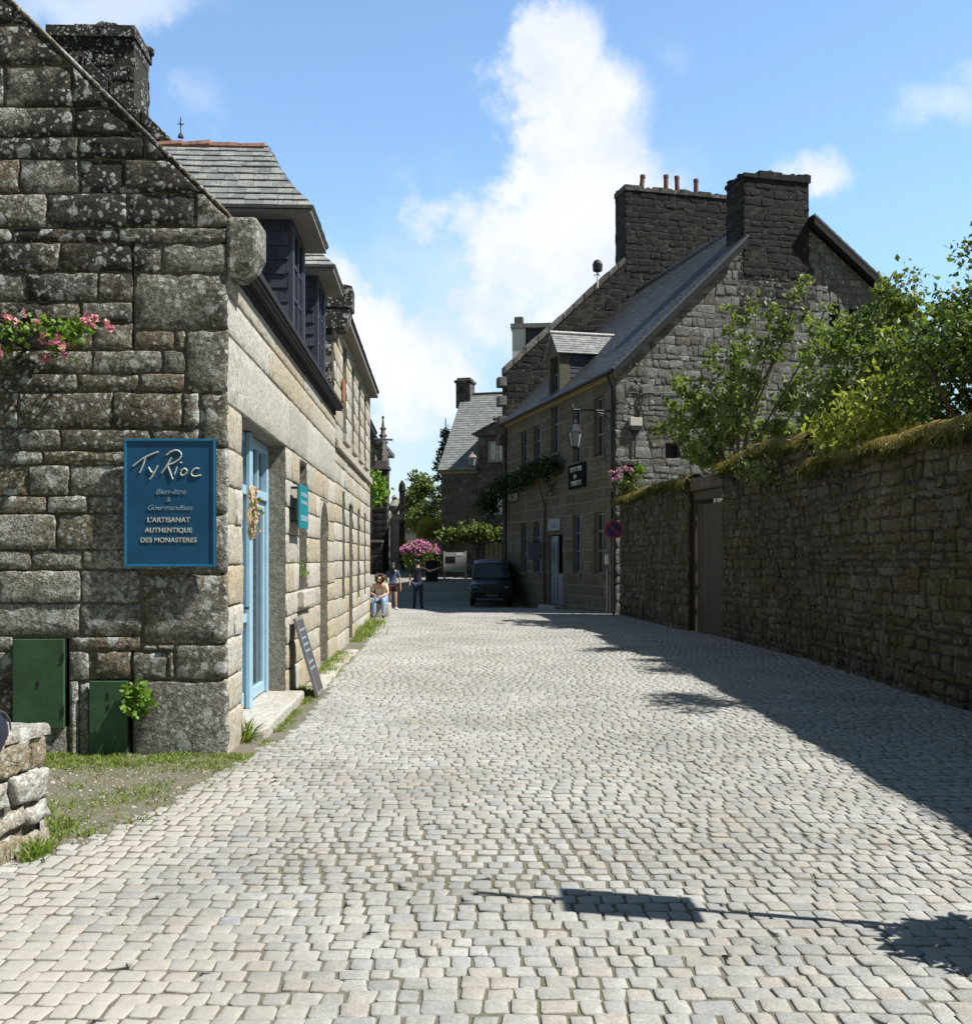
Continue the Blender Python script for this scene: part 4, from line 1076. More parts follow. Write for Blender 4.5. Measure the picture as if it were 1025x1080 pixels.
tiles(t, [FR.p(c0_ - .16, .14, 8.98), FR.p(c0_ - .16, -3.2, 8.98), FR.p(6.1, -3.2, 9.82), FR.p(6.1, .14, 9.82)], .14, .2, random.Random(50), slab=.03)
tiles(t, [FR.p(c1_ + .16, -3.2, 8.98), FR.p(c1_ + .16, .14, 8.98), FR.p(6.1, .14, 9.82), FR.p(6.1, -3.2, 9.82)], .14, .2, random.Random(51), slab=.03)
t.build('dormer_roof', M['slate_light'], dm)
mb = MB()
for k in range(9): mb.tube([FR.p(6.1, .16 - k * .37, 9.85), FR.p(6.1, .16 - k * .37 - .36, 9.85)], .07, 8, (R.random(), 0, 0))
mb.build('ridge_tiles', M['ridge_pale'], dm)
# cable along the gable
mb = MB(); mb.tube([FG.p(.4, .04, 6.75), FG.p(3.2, .04, 6.85), FG.p(5, .04, 6.6)], .015, 5); mb.build('wall_cable', M['iron'], rh)

# things on the right house
hs = thing('hanging_sign', 'black sign plate with three lines of white letters on the shaded granite facade', 'sign', FR.p(3.5, .1, 4.1))
mb = MB(); FR.box(mb, 2.66, 4.36, .02, .06, 4.05, 4.88); mb.build('panel', M['sign_black'], hs, bevel=.01)
mb = MB(); rng = random.Random(3)
for z, a, b_, h in ((4.62, 3.0, 4.2, .16), (4.38, 3.5, 3.74, .14), (4.15, 3.05, 4.15, .16)):
    u = a
    while u < b_ - .08: FR.box(mb, u, u + .035, .061, .066, z, z + h); FR.box(mb, u + .036, u + .1, .061, .066, z + (h - .03) * rng.choice((0, .5, 1)), z + .03 + (h - .03) * rng.choice((1, 1))); u += .155
mb.build('lettering', M['letter'], hs)
wp = thing('name_plate', 'small white name plate under the dark creeper on the shaded facade', 'sign', FR.p(11.6, .05, 4.3))
mb = MB(); rng = random.Random(5); u = 10.9
FR.box(mb, 10.75, 12.2, .005, .03, 4.02, 4.42); mb.build('panel', M['ashlar'], wp)
mb = MB()
while u < 12.05: FR.box(mb, u, u + .12, .031, .05, 4.08, 4.36); u += .28
mb.build('lettering', M['letter'], wp)
pq = thing('door_plaque', 'grey blue plaque over the half-open door of the shaded house', 'sign', FR.p(6, .05, 2.65))
mb = MB(); FR.box(mb, 5.3, 6.75, .0, .05, 2.68, 3.12); mb.build('panel', M['greyblue'], pq, bevel=.01)
mb = MB(); mb.lathe(FR.p(6.0, .05, 2.85), [(.16, -.02), (.16, .02)], 16); mb.tube([FR.p(5.5, .055, 2.8), FR.p(5.8, .055, 2.75), FR.p(6.2, .055, 2.75), FR.p(6.55, .055, 2.82)], .015, 5)
mb.build('emblem', M['letter_dim'], pq)
ps = thing('hanging_sign', 'small blue grey board projecting on an iron arm beside the half-open door', 'sign', FR.p(7.3, .3, 1.9))
mb = MB(); FR.box(mb, 7.28, 7.31, .1, .65, 1.65, 2.25); mb.build('panel', M['greyblue'], ps)
mb = MB(); mb.tube([FR.p(7.3, 0, 2.3), FR.p(7.3, .7, 2.3)], .018, 6); mb.build('arm', M['iron'], ps)

la = thing('wall_lantern', 'black wall lantern hung from an iron arm at the corner of the shaded house', 'lantern', FR.p(.25, .1, 6))
mb = MB(); mb.tube([FR.p(.2, .02, 6.2), FR.p(.2, 1.35, 6.2)], .028, 8); mb.tube([FR.p(.2, .06, 6.5), FR.p(.2, .06, 5.6)], .028, 8)
mb.tube([FR.p(.2, .1 + .42 * (1 - math.cos(t * .262)) , 5.72 + .42 * math.sin(t * .262)) for t in range(7)], .016, 6)
mb.tube([FR.p(.2, .38 + .12 * math.cos(t * .6), 5.98 + .12 * math.sin(t * .6)) for t in range(10)], .012, 5); mb.lathe(FR.p(.2, 1.33, 6.18), [(.03, 0), (.05, .08), (.01, .22)], 8)
mb.build('arm', M['iron'], la)
c = FR.p(.2, 1.25, 0)
mb = MB(); mb.tube([c + Z * 6.2, c + Z * 5.95], .015, 6)
mb.lathe(c + Z * 5.5, [(.235, 0), (.225, .03), (.13, .2), (.06, .27), (.08, .3), (.04, .38), (.012, .45)], 6)
for k in range(6):
    a = k * math.pi / 3; mb.tube([c + V((.22 * math.cos(a), .22 * math.sin(a), 5.51)), c + V((.135 * math.cos(a), .135 * math.sin(a), 5.07))], .012, 5)
mb.lathe(c + Z * 4.96, [(.015, 0), (.07, .05), (.14, .08), (.145, .11)], 6)
mb.build('lantern_cage', M['iron'], la)
mb = MB(); mb.lathe(c + Z * 5.075, [(.122, 0), (.205, .42)], 6); mb.build('lamp_glass', M['lamp_glass'], la)

eb = thing('junction_box', 'pale electric junction box with black cables on the grey gable', 'box', FG.p(.6, .1, 5.7))
mb = MB(); FG.box(mb, .4, .8, .0, .16, 5.72, 5.98); mb.build('case', M['cream'], eb, bevel=.015)
mb = MB(); FG.box(mb, .42, .78, .0, .15, 5.6, 5.715); FG.box(mb, .5, .7, .02, .12, 5.52, 5.6); mb.build('socket', M['iron'], eb)
mb = MB(); mb.tube([FG.p(.6, .06, 5.52), FG.p(.58, .05, 4.3)], .03, 6)
mb.tube([FG.p(.78, .08, 5.66), FG.p(.88, .08, 5.75), FG.p(.86, .07, 6.1), FG.p(.72, .06, 6.5), FG.p(.8, .06, 6.9), FG.p(.62, .08, 7.05)], .026, 6)
mb.tube([FG.p(.72, .08, 5.98), FG.p(.76, .07, 6.35), FG.p(.86, .06, 6.6), FG.p(.8, .06, 6.9)], .022, 6); mb.ball(FG.p(.6, .1, 7.08), .06)
mb.build('cable', M['iron'], eb)

np_ = thing('no_parking_sign', 'round red-rimmed blue parking restriction sign on a grey pole at the house corner', 'sign', (3.74, 30.7, 0))
c = V((3.74, 30.6, 2.52))
def disc(mb, c, r, y0, y1, n=28, rin=0):
    P_ = []; F = []
    for k in range(n):
        a = 2 * math.pi * k / n; d = V((math.cos(a), 0, math.sin(a)))
        P_ += [c + d * r + V((0, y0, 0)), c + d * r + V((0, y1, 0)), c + d * rin + V((0, y0, 0))]
    for k in range(n):
        a, b_ = 3 * k, 3 * ((k + 1) % n)
        F += [(a, b_, b_ + 1, a + 1), (a, a + 2, b_ + 2, b_)]
    if rin == 0: pass
    mb.add(P_, F)
mb = MB(); disc(mb, c, .27, -.02, .02); mb.build('rim', M['red'], np_)
mb = MB(); disc(mb, c, .215, -.024, .0); mb.build('face', M['sblue'], np_)
mb = MB(); mb.box(c + V((0, -.026, 0)), (.07, .008, .42), rot=Matrix.Rotation(math.radians(-45), 3, 'Y')); mb.build('bar', M['red'], np_)
mb = MB(); mb.tube([V((3.74, 30.66, -.05)), V((3.74, 30.66, 2.85))], .035, 10); mb.build('pole', M['zinc'], np_)
ct = thing('cable_trunking', 'pair of pale conduits under a small cream meter box on the house corner', 'conduit', FR.p(.4, .05, 0))
mb = MB(); mb.tube([FR.p(.33, .05, -.1), FR.p(.33, .05, 1.5)], .03, 8); mb.build('conduit', M['cream'], ct)
mb = MB(); mb.tube([FR.p(.62, .05, -.1), FR.p(.62, .05, 1.35)], .028, 8); mb.build('conduit', M['cream'], ct)
mb = MB(); FR.box(mb, .25, .58, .02, .16, 1.5, 1.8); mb.build('meter_box', M['cream'], ct, bevel=.01)

# creeper on the right house
def spray(mb, pts, n, spread, L, rng, up=.1, w=.7):
    pts = [V(p) for p in pts]
    for k in range(n):
        i = rng.randrange(len(pts) - 1); t = rng.random()
        p = pts[i].lerp(pts[i + 1], t)
        leaf(mb, p + V((rng.gauss(0, spread), rng.gauss(0, spread), rng.gauss(0, spread))), L, rng, up, None, w)
rng = random.Random(61)
mb = MB()
spray(mb, [FR.p(5.0, .25, 4.95), FR.p(7.5, .35, 5.0), FR.p(9, .35, 4.75), FR.p(12.4, .45, 4.75)], 2900, .15, .12, rng)
spray(mb, [FR.p(11, .6, 4.6), FR.p(12.9, .8, 4.2), FR.p(12.9, .6, 3.7)], 1100, .2, .13, rng)
spray(mb, [FR.p(6.2, .3, 4.9), FR.p(6.1, .1, 4.0)], 120, .08, .1, rng)
cr = thing('climbing_plant', 'dark green creeper spreading above the door of the shaded granite house', 'climber', FR.p(8, .1, 0))
mb.build('foliage', M['leaf_deep'], cr)
mb = MB(); mb.tube([FR.p(7.1, .06, -.1), FR.p(7.15, .08, 2), FR.p(7.05, .06, 3.6), FR.p(7.6, .2, 4.7), FR.p(10, .25, 4.75), FR.p(12.3, .3, 4.7)], [.05, .045, .04, .03, .025, .02], 6); mb.tube([FR.p(7.3, .12, 4.4), FR.p(6.3, .2, 4.9), FR.p(5.2, .2, 4.95)], .02, 6); mb.build('stem', M['bark'], cr)

# ------------------------------------------------------------------ TALL HOUSE behind
th_ = thing('tall_house', 'tall dark house whose black gable and broad four-pot chimney rise behind the slate roof', 'house', FR.p(16, -8, 0))
B0 = FR.p(12.64, 0, 0)
FT = Fr((B0.x, B0.y), (.10, .995), (-.995, .10))
MT = (B0, RD, Z, RN)
st, bd = MB(), MB(); rng = random.Random(71); rc = [-.8]
while rc[-1] < 17: rc.append(rc[-1] + rng.uniform(.25, .4))
masonry(st, bd, MT, -.05, 15.4, rc, (.35, .8), [(-.93, 1, 9.75), (.93, 1, 9.75 + .93 * 15.4)], (), joint=.012, bev=.006, recess=.004, thick=.5, seg=.4, jit=.014, prot=.005, rng=rng, gfun=lambda u, z: .4, vj=.04, skew=.04, bulge=.003)
gw = st.build('gable_wall', M['black'], th_); bd.build('mortar_bed', M['mortar_dark'], gw)
mb = MB(); u = -.1; rng = random.Random(72)
while u < 5.3:
    u1 = min(u + rng.uniform(.35, .7), 5.33); k = rng.uniform(-.03, .05)
    q_ = [(u + .01, 9.75 + .93 * u - .18), (u1 - .01, 9.75 + .93 * u1 - .18), (u1 - .01, 9.75 + .93 * u1 + .12 + k), (u + .01, 9.75 + .93 * u + .12 + k)]
    mb.prism([B0 + RD * a + Z * b_ + RN * .06 for a, b_ in q_], -RN * .55, (rng.random(), 0.1, rng.random())); u = u1
mb.build('rake_coping', M['farstone'], th_, bevel=.03)
for k, z in enumerate((6.7, 7.5, 8.35, 9.15)):
    mb = MB(); mb.box(B0 + RD * -.17 + RN * -.2 + Z * z, (.34, .5, .42), math.atan2(RD.y, RD.x), (rng.random(), .2, rng.random())); mb.build('toothing_stone', M['farstone'], th_, bevel=.04)
ch = chimney_stack('chimney', th_, (B0 + RN * .02, RD, Z, RN), 5.34, 10.25, 14.2, 17.75, 1.2, M['black'], M['mortar_dark'], random.Random(73), M['farstone'], dark=.4, lens=(.35, .8), rows=.3)
for t_, tilt, hh, col in ((6.3, .12, .85, 0), (7.5, 0, .95, 1), (8.05, -.03, .95, 1), (8.95, 0, .9, 0)):
    mb = MB(); p0 = B0 + RD * t_ - RN * .55 + Z * 17.8
    mb.tube([p0, p0 + (RD * tilt + Z) * (hh - .12), p0 + (RD * tilt + Z) * (hh - .12) , p0 + (RD * tilt + Z) * hh], [.115, .105, .125, .12], 12, (R.random(), 0, .5)); mb.build('chimney_pot', M['clay'], ch)
rf = MB()
q_ = lambda t, s, z: B0 + RD * t + FT.d * s + Z * z
tiles(rf, [q_(-.1, 4.8, 9.7), q_(-.1, .5, 9.7), q_(7.7, .5, 16.9), q_(7.7, 4.8, 16.9)], .4, .5, random.Random(74))
tiles(rf, [q_(15.6, .5, 9.6), q_(15.6, 4.8, 9.6), q_(7.7, 4.8, 16.9), q_(7.7, .5, 16.9)], .5, .6, random.Random(75))
rf.build('roof', M['slate'], th_)
mb = MB(); FT.box(mb, .5, 4.7, -.5, -.02, -.6, 9.6); FT.box(mb, 4.3, 4.7, -15.2, -.51, -.4, 9.6); mb.build('facade_wall', M['farstone'], th_)
tl = MB()
FT.box(tl, 1.6, 3.0, -.7, -.12, 9.4, 11.75); d_ = tl.build('dormer', M['white'], th_)
tl = MB(); FT.box(tl, 1.65, 2.95, -3.2, -.71, 9.4, 11.6); tl.build('cheek', M['slate_hang'], d_)
tl = MB(); FT.box(tl, 1.5, 3.1, -3.4, -.05, 11.76, 11.95); tl.build('dormer_roof', M['slate_light'], d_)
tl = MB(); FT.box(tl, 1.7, 2.0, -.6, -.2, 11.96, 12.3); tl.build('finial', M['farstone'], d_, bevel=.05)
tl = MB(); FT.box(tl, 2.0, 2.7, -.115, -.10, 9.9, 11.3); tl.build('pane', M['glass'], d_)
fd_ = thing('floodlight', 'small black floodlight on a pale bracket on the sloping gable edge', 'lamp', B0 + RD * 4.05 + Z * 13.6)
mb = MB(); p = B0 + RD * 4.05 + Z * 13.95 + RN * .05
mb.lathe(p + Z * .08, [(.06, 0), (.2, .06), (.22, .35), (.15, .5), (.02, .56)], 10); mb.build('hood', M['iron'], fd_)
mb = MB(); mb.tube([p - Z * .6, p + Z * .08], .035, 6); mb.tube([p + RD * -.15 + Z * -.08, p + Z * .04, p + RD * .15 - Z * .08], .025, 6); mb.build('bracket', M['white'], fd_)

# ------------------------------------------------------------------ FAR HOUSE closing the street
fh = thing('stone_house', 'far stone house closing the street, with steep pale slate roof and pedimented dormer', 'house', (0, 57, .8))
FH = Fr((-2.38, 55.3), (.96, -.276), (-.276, -.96))
HW = [(2.55, 6.75, 3.55, 7.85), (2.5, 4.0, 3.5, 5.35), (2.3, 1.15, 3.35, 2.55)]
st, bd = MB(), MB(); rng = random.Random(81); rc = [.1]
while rc[-1] < 6.25: rc.append(rc[-1] + rng.uniform(.2, .33))
masonry(st, bd, FH.M(), -.0, 8.5, rc + [6.4], (.35, .8), (), HW, joint=.03, bev=.02, recess=.015, thick=.5, seg=.4, jit=.01, prot=.012, rng=rng, vj=.015)
masonry(st, bd, (FH.p(2.05, .02, 0), FH.d, Z, FH.n), 0, 1.95, [6.42, 6.7, 7.0, 7.3, 7.6, 7.95, 8.1], (.3, .5), (), [(.5, 6.75, 1.5, 7.85)], joint=.03, bev=.02, recess=.015, thick=.4, seg=.4, jit=.01, prot=.01, rng=rng)
fw = st.build('facade_wall', M['farstone'], fh); bd.build('mortar_bed', M['mortar'], fw)
for i, (a, z0, c_, z1) in enumerate(HW):
    fm = MB()
    for q2 in (a, (a + c_) / 2 - .04, c_ - .08): FH.box(fm, q2, q2 + .08, -.2, -.12, z0, z1)
    if i == 2:
        for q2 in (a + .26, a + .75): FH.box(fm, q2, q2 + .035, -.19, -.13, z0, z1)
    nb = 5 if i == 2 else 3
    for k in range(nb): FH.box(fm, a + .08, c_ - .08, -.19, -.13, z0 + (z1 - z0 - .06) * k / (nb - 1), z0 + (z1 - z0 - .06) * k / (nb - 1) + .05)
    wf = fm.build('window', M['white'] if i < 2 else M['grey_wood'], fh)
    gl = MB(); FH.box(gl, a, c_, -.26, -.18, z0, z1); gl.build('pane', M['glass_sky'] if i < 2 else M['glass'], wf)
    if i < 2:
        gl = MB(); FH.box(gl, a + .1, a + .4, -.179, -.15, z0 + .1, z1 - .08); FH.box(gl, c_ - .4, c_ - .1, -.179, -.15, z0 + .1, z1 - .08); gl.build('curtain', M['white'], wf)
rf = MB()
tiles(rf, [FH.p(-.12, .18, 6.38), FH.p(2.0, .18, 6.38), FH.p(2.0, -4.2, 11.0), FH.p(-.12, -4.2, 11.0)], .2, .26, random.Random(82))
tiles(rf, [FH.p(2.0, -1.3, 7.94), FH.p(4.05, -1.3, 7.94), FH.p(4.05, -4.2, 11.0), FH.p(2.0, -4.2, 11.0)], .2, .26, random.Random(83))
tiles(rf, [FH.p(4.05, .18, 6.38), FH.p(8.6, .18, 6.38), FH.p(8.6, -4.2, 11.0), FH.p(4.05, -4.2, 11.0)], .2, .26, random.Random(84))
tiles(rf, [FH.p(8.6, -8.4, 6.38), FH.p(-.12, -8.4, 6.38), FH.p(-.12, -4.2, 11.0), FH.p(8.6, -4.2, 11.0)], .4, .5, random.Random(85))
rf.build('roof', M['slate_far'], fh)
mb = MB(); k = -.1
while k < 8.5: mb.tube([FH.p(k, -4.2, 11.03), FH.p(k + .4, -4.2, 11.03)], .08, 7); k += .4
mb.build('ridge_tiles', M['slate'], fh)
mb = MB()
FH.box(mb, -.02, 2.04, .02, .15, 6.16, 6.30); FH.box(mb, 4.02, 8.5, .02, .15, 6.16, 6.30); mb.build('cornice', M['cream_soffit'], fh)
# left gable wall
FHG = (FH.p(0, -.5, 0), -FH.n, Z, -FH.d)
st, bd = MB(), MB()
masonry(st, bd, FHG, 0, 7.9, [0, .4, .8, 1.2, 1.6, 2, 2.4, 2.8, 3.2, 3.6, 4, 4.4, 4.8, 5.2, 5.6, 6, 6.4, 6.8, 7.2, 7.6, 8, 8.4, 8.8, 9.2, 9.6, 10, 10.4, 10.8], (.4, .9), [(-1.05, 1, 6.75), (1.05, 1, 6.75 + 1.05 * 7.4)], (), joint=.03, seg=.5, thick=.4, rng=random.Random(86))
gw = st.build('gable_wall', M['farstone'], fh); bd.build('mortar_bed', M['mortar'], gw)
dmr = MB(); FH.box(dmr, 2.05, 2.35, -3, -.42, 6.4, 8.0); FH.box(dmr, 3.7, 4.0, -3, -.42, 6.4, 8.0); dm = dmr.build('dormer', M['slate_hang'], fh)
mb = MB(); FH.prism(mb, [(1.85, 8.12), (4.2, 8.12), (4.2, 8.24), (3.02, 8.75), (1.85, 8.24)], -.3, .2); mb.build('pediment', M['farstone'], dm, bevel=.02)
t = MB()
tiles(t, [FH.p(1.75, -2.92, 8.2), FH.p(1.75, .28, 8.2), FH.p(3.02, .28, 8.82), FH.p(3.02, -2.92, 8.82)], .15, .2, random.Random(87), slab=.03)
tiles(t, [FH.p(4.3, .28, 8.2), FH.p(4.3, -2.92, 8.2), FH.p(3.02, -2.92, 8.82), FH.p(3.02, .28, 8.82)], .15, .2, random.Random(88), slab=.03)
t.build('dormer_roof', M['slate_light'], dm)
mb = MB(); mb.ball(FH.p(3.02, .2, 8.98), .12); mb.build('finial', M['farstone'], dm)
ck = MB()
for z0, z1, w_ in ((10.2, 11.62, .44), (11.625, 11.8, .52), (11.805, 11.93, .40)): FH.box(ck, .05 - w_, .05 + w_, -4.2 - w_, -4.2 + w_, z0, z1, (.5, .3, .5))
ck.build('chimney', M['farstone'], fh, bevel=.05)
mb = MB(); FH.box(mb, 8.1, 8.5, -7.8, -.5, .1, 6.3); FH.box(mb, .0, 8.5, -8.2, -7.85, .1, 6.3); mb.build('rear_wall', M['farstone'], fh)
rng = random.Random(89); mb = MB()
spray(mb, [FH.p(.2, .25, 2.75), FH.p(1.2, .3, 3.0), FH.p(2.4, .35, 3.05), FH.p(4, .35, 2.85)], 1300, .22, .2, rng)
spray(mb, [FH.p(1.9, .4, 3.3), FH.p(2.5, .45, 3.2)], 120, .15, .2, rng)
cv = thing('climbing_plant', 'leafy green creeper across the front of the far stone house', 'climber', FH.p(2, .1, .8))
mb.build('foliage', M['leaf'], cv)
mb = MB(); mb.tube([FH.p(1.9, .08, .5), FH.p(2.0, .1, 2.2), FH.p(2.4, .2, 3.0), FH.p(4, .2, 2.85)], [.06, .05, .04, .02], 6); mb.tube([FH.p(2, .12, 2.4), FH.p(1.2, .2, 2.95), FH.p(.2, .2, 2.75)], .02, 6); mb.build('stem', M['bark'], cv)
lt = thing('wall_lantern', 'far street lantern with a pinkish copper hood in front of the pedimented dormer', 'lantern', FH.p(2.1, .1, 6.5))
c = FH.p(1.95, .75, 0)
mb = MB(); mb.tube([FH.p(2.2, .0, 6.3), FH.p(2.05, .4, 6.45), c + Z * 6.5], .03, 6); mb.build('arm', M['iron'], lt)
mb = MB(); mb.lathe(c + Z * 6.5, [(.10, 0), (.13, .02), (.21, .42)], 6); mb.build('lamp_glass', M['lamp_glass'], lt)
mb = MB(); mb.lathe(c + Z * 6.925, [(.25, 0), (.15, .14), (.06, .18), (.06, .25), (.02, .3)], 6); mb.build('hood', M['copper'], lt)
ib = thing('information_board', 'pale information board on two legs with a dark photograph in front of the far house', 'board', (-1.6, 53.4, .65))
g0 = gz(-1.6, 53.4)
for x in (-2.13, -1.05):
    l_ = MB(); l_.box((x, 53.4, g0 + .7), (.09, .09, 1.45)); l_.build('leg', M['cream'], ib)
mb = MB(); mb.box((-1.59, 53.38, g0 + .86), (.98, .05, 1.0)); mb.build('panel', M['cream'], ib)
mb = MB(); mb.box((-1.82, 53.352, g0 + .98), (.5, .01, .34)); mb.build('photograph', M['iron'], ib)
mb = MB(); mb.box((-1.34, 53.352, g0 + 1.27), (.38, .01, .15)); mb.build('heading', M['white'], ib)
bk = MB(); bk.box((-2.72, 52.4, gz(-2.7, 52.4) + .45), (.6, .7, 1.05)); bk.box((-2.72, 52.4, gz(-2.7, 52.4) + 1.0), (.66, .76, .07))
tag(bk.build('stone_trough', M['black'], bevel=.03, at=(-2.72, 52.4, gz(-2.7, 52.4))), 'dark squat stone block beside the pale information board', 'block')

# ------------------------------------------------------------------ CHURCH corner
chh = thing('church', 'church wall with a dark stepped buttress and a crocketed pinnacle at the far left', 'church', (-7, 58, 1))
def rubble_box(x0, x1, y0, y1, z0, z1, name, parent, mat, seed, dark=.3, rows=.35):
    st, bd = MB(), MB(); rng = random.Random(seed); cs = [z0]
    while cs[-1] < z1 - .15: cs.append(cs[-1] + rows * rng.uniform(.85, 1.15))
    cs[-1] = z1
    f = lambda u, v: dark
    kw = dict(joint=.02, bev=.02, recess=.02, seg=.5, jit=.006, prot=.01, rng=rng, gfun=f)
    masonry(st, bd, (V((x0, y0, 0)), V((1, 0, 0)), Z, V((0, -1, 0))), 0, x1 - x0, cs, (.4, .8), thick=y1 - y0 - .06, **kw)
    masonry(st, None, (V((x1, y0, 0)), V((0, 1, 0)), Z, V((1, 0, 0))), 0, y1 - y0, cs, (.4, .8), **kw)
    masonry(st, None, (V((x0, y0, 0)), V((0, 1, 0)), Z, V((-1, 0, 0))), 0, y1 - y0, cs, (.4, .8), **kw)
    o = st.build(name, mat, parent); bd.build('mortar_bed', M['mortar'], o); return o
rubble_box(-9, -6.2, 58, 66, .6, 8.1, 'nave_wall', chh, M['church'], 1, 0)
bt = rubble_box(-6.195, -5.42, 57.4, 58.6, .6, 6.6, 'buttress', chh, M['black'], 2, .3)
mb = MB()
mb.box((-5.8, 58, 6.7), (.95, 1.3, .18)); mb.box((-5.75, 58, 6.95), (.7, .9, .3)); mb.lathe((-5.72, 58, 7.1), [(.36, 0), (.30, .5), (.2, 1.0), (.12, 1.7), (.03, 2.45)], 4)
for k in range(5):
    for a in (0, 1.57, 3.14, 4.71):
        r_ = .33 - k * .055; mb.ball((-5.72 + r_ * math.cos(a), 58 + r_ * math.sin(a), 7.4 + k * .38), .075, 6, 4)
mb.ball((-5.72, 58, 9.55), .09, 6, 4)
mb.build('pinnacle', M['farstone'], chh, bevel=.01)
mb = MB(); mb.box((-7.5, 62, 8.2), (3.4, 8.6, .25)); mb.prism([(-9, 57.6, 8.33), (-5.95, 57.6, 8.33), (-7.5, 57.6, 10.2)], (0, 8.6, 0)); mb.build('roof', M['slate'], chh)
lw = thing('stone_wall', 'low dark churchyard wall behind the walking figures', 'wall', (-6.2, 56, 1))
o = rubble_box(-8.6, -5.6, 56.2, 56.8, .5, 2.55, 'wall_stones', lw, M['black'], 3, .3)
mb = MB(); mb.box((-7.1, 56.5, 2.62), (3.1, .75, .13)); mb.build('coping', M['farstone'], lw, bevel=.02)
gp_ = thing('gate_pillar', 'pale churchyard gate pillar topped by a stone urn', 'pillar', (-5.2, 58.6, 1))
mb = MB(); mb.box((-5.14, 58.6, 2.4), (.5, .5, 3.0)); mb.box((-5.14, 58.6, 3.95), (.85, .8, .18)); mb.box((-5.14, 58.6, 4.08), (.68, .66, .12)); mb.box((-5.14, 58.6, 1.15), (.7, .66, .5)); mb.build('shaft', M['facade'], gp_, bevel=.03)
mb = MB(); mb.lathe((-5.14, 58.6, 4.15), [(.3, 0), (.16, .1), (.3, .3), (.36, .5), (.2, .7), (.1, .85), (.16, .98), (.03, 1.15)], 14); mb.build('urn', M['church'], gp_)
cx_ = thing('stone_cross', 'dark slender stone monument shaft rising behind the gate pillar', 'monument', (-5.2, 66, 1.3))
mb = MB(); mb.box((-5.3, 66, 3.6), (.34, .34, 4.6)); mb.box((-5.3, 66, 1.6), (.9, .9, .5)); mb.lathe((-5.3, 66, 5.9), [(.17, 0), (.24, .08), (.2, .5), (.05, .75)], 8); mb.build('shaft', M['black'], cx_, bevel=.02)
fc_ = thing('cottage', 'small grey cottage glimpsed between the gate pillar and the trees', 'house', (-5, 88, 2))
mb = MB(); mb.box((-5.4, 88, 3.4), (4.5, 5, 3.4)); mb.build('wall', M['farstone'], fc_)
rf = MB(); tiles(rf, [(-7.9, 85.3, 5.0), (-2.9, 85.3, 5.0), (-2.9, 88, 6.8), (-7.9, 88, 6.8)], .3, .4, random.Random(1)); tiles(rf, [(-2.9, 90.7, 5.0), (-7.9, 90.7, 5.0), (-7.9, 88, 6.8), (-2.9, 88, 6.8)], .3, .4, random.Random(1)); rf.build('roof', M['slate_light'], fc_)
mb = MB(); mb.box((-5.2, 85.49, 3.9), (.8, .04, 1.1)); mb.build('window', M['glass'], fc_)

# ------------------------------------------------------------------ GARDEN WALL on the right
def wall_run(parent, pts, tops, thick, mat, seed, lens, rows, z0=-.2):
    st, bd = MB(), MB(); rng = random.Random(seed)
    for i in range(len(pts) - 1):
        a, b_ = V((*pts[i], 0)), V((*pts[i + 1], 0)); L = (b_ - a).length; A = (b_ - a) / L
        N = V((-A.y, A.x, 0))                              # towards the road (left)
        za, zb = tops[i], tops[i + 1]; sl_ = (zb - za) / L
        cs = [z0]
        while cs[-1] < max(za, zb): cs.append(cs[-1] + rng.uniform(*rows))
        masonry(st, bd, (a, A, Z, N), 0, L, cs, lens, [(-sl_, 1, za)], (), joint=.02, bev=.018, recess=.022, thick=thick, seg=.12, jit=.014, prot=.016,
                rng=rng, vj=.028, skew=.035, bulge=.012, gfun=lambda u, z: .25 * max(0, 1 - z / 1.2) + .25 * max(0, (z - 2.4)))
        P0 = [a - N * (thick + .04) + Z * z0, b_ - N * (thick + .04) + Z * z0, b_ - N * (thick + .04) + Z * (zb - .02), a - N * (thick + .04) + Z * (za - .02)]
        bd.prism(P0, -N * .06)
    w_ = st.build('wall_stones', mat, parent); bd.build('mortar_bed', M['mortar_dark'], w_)
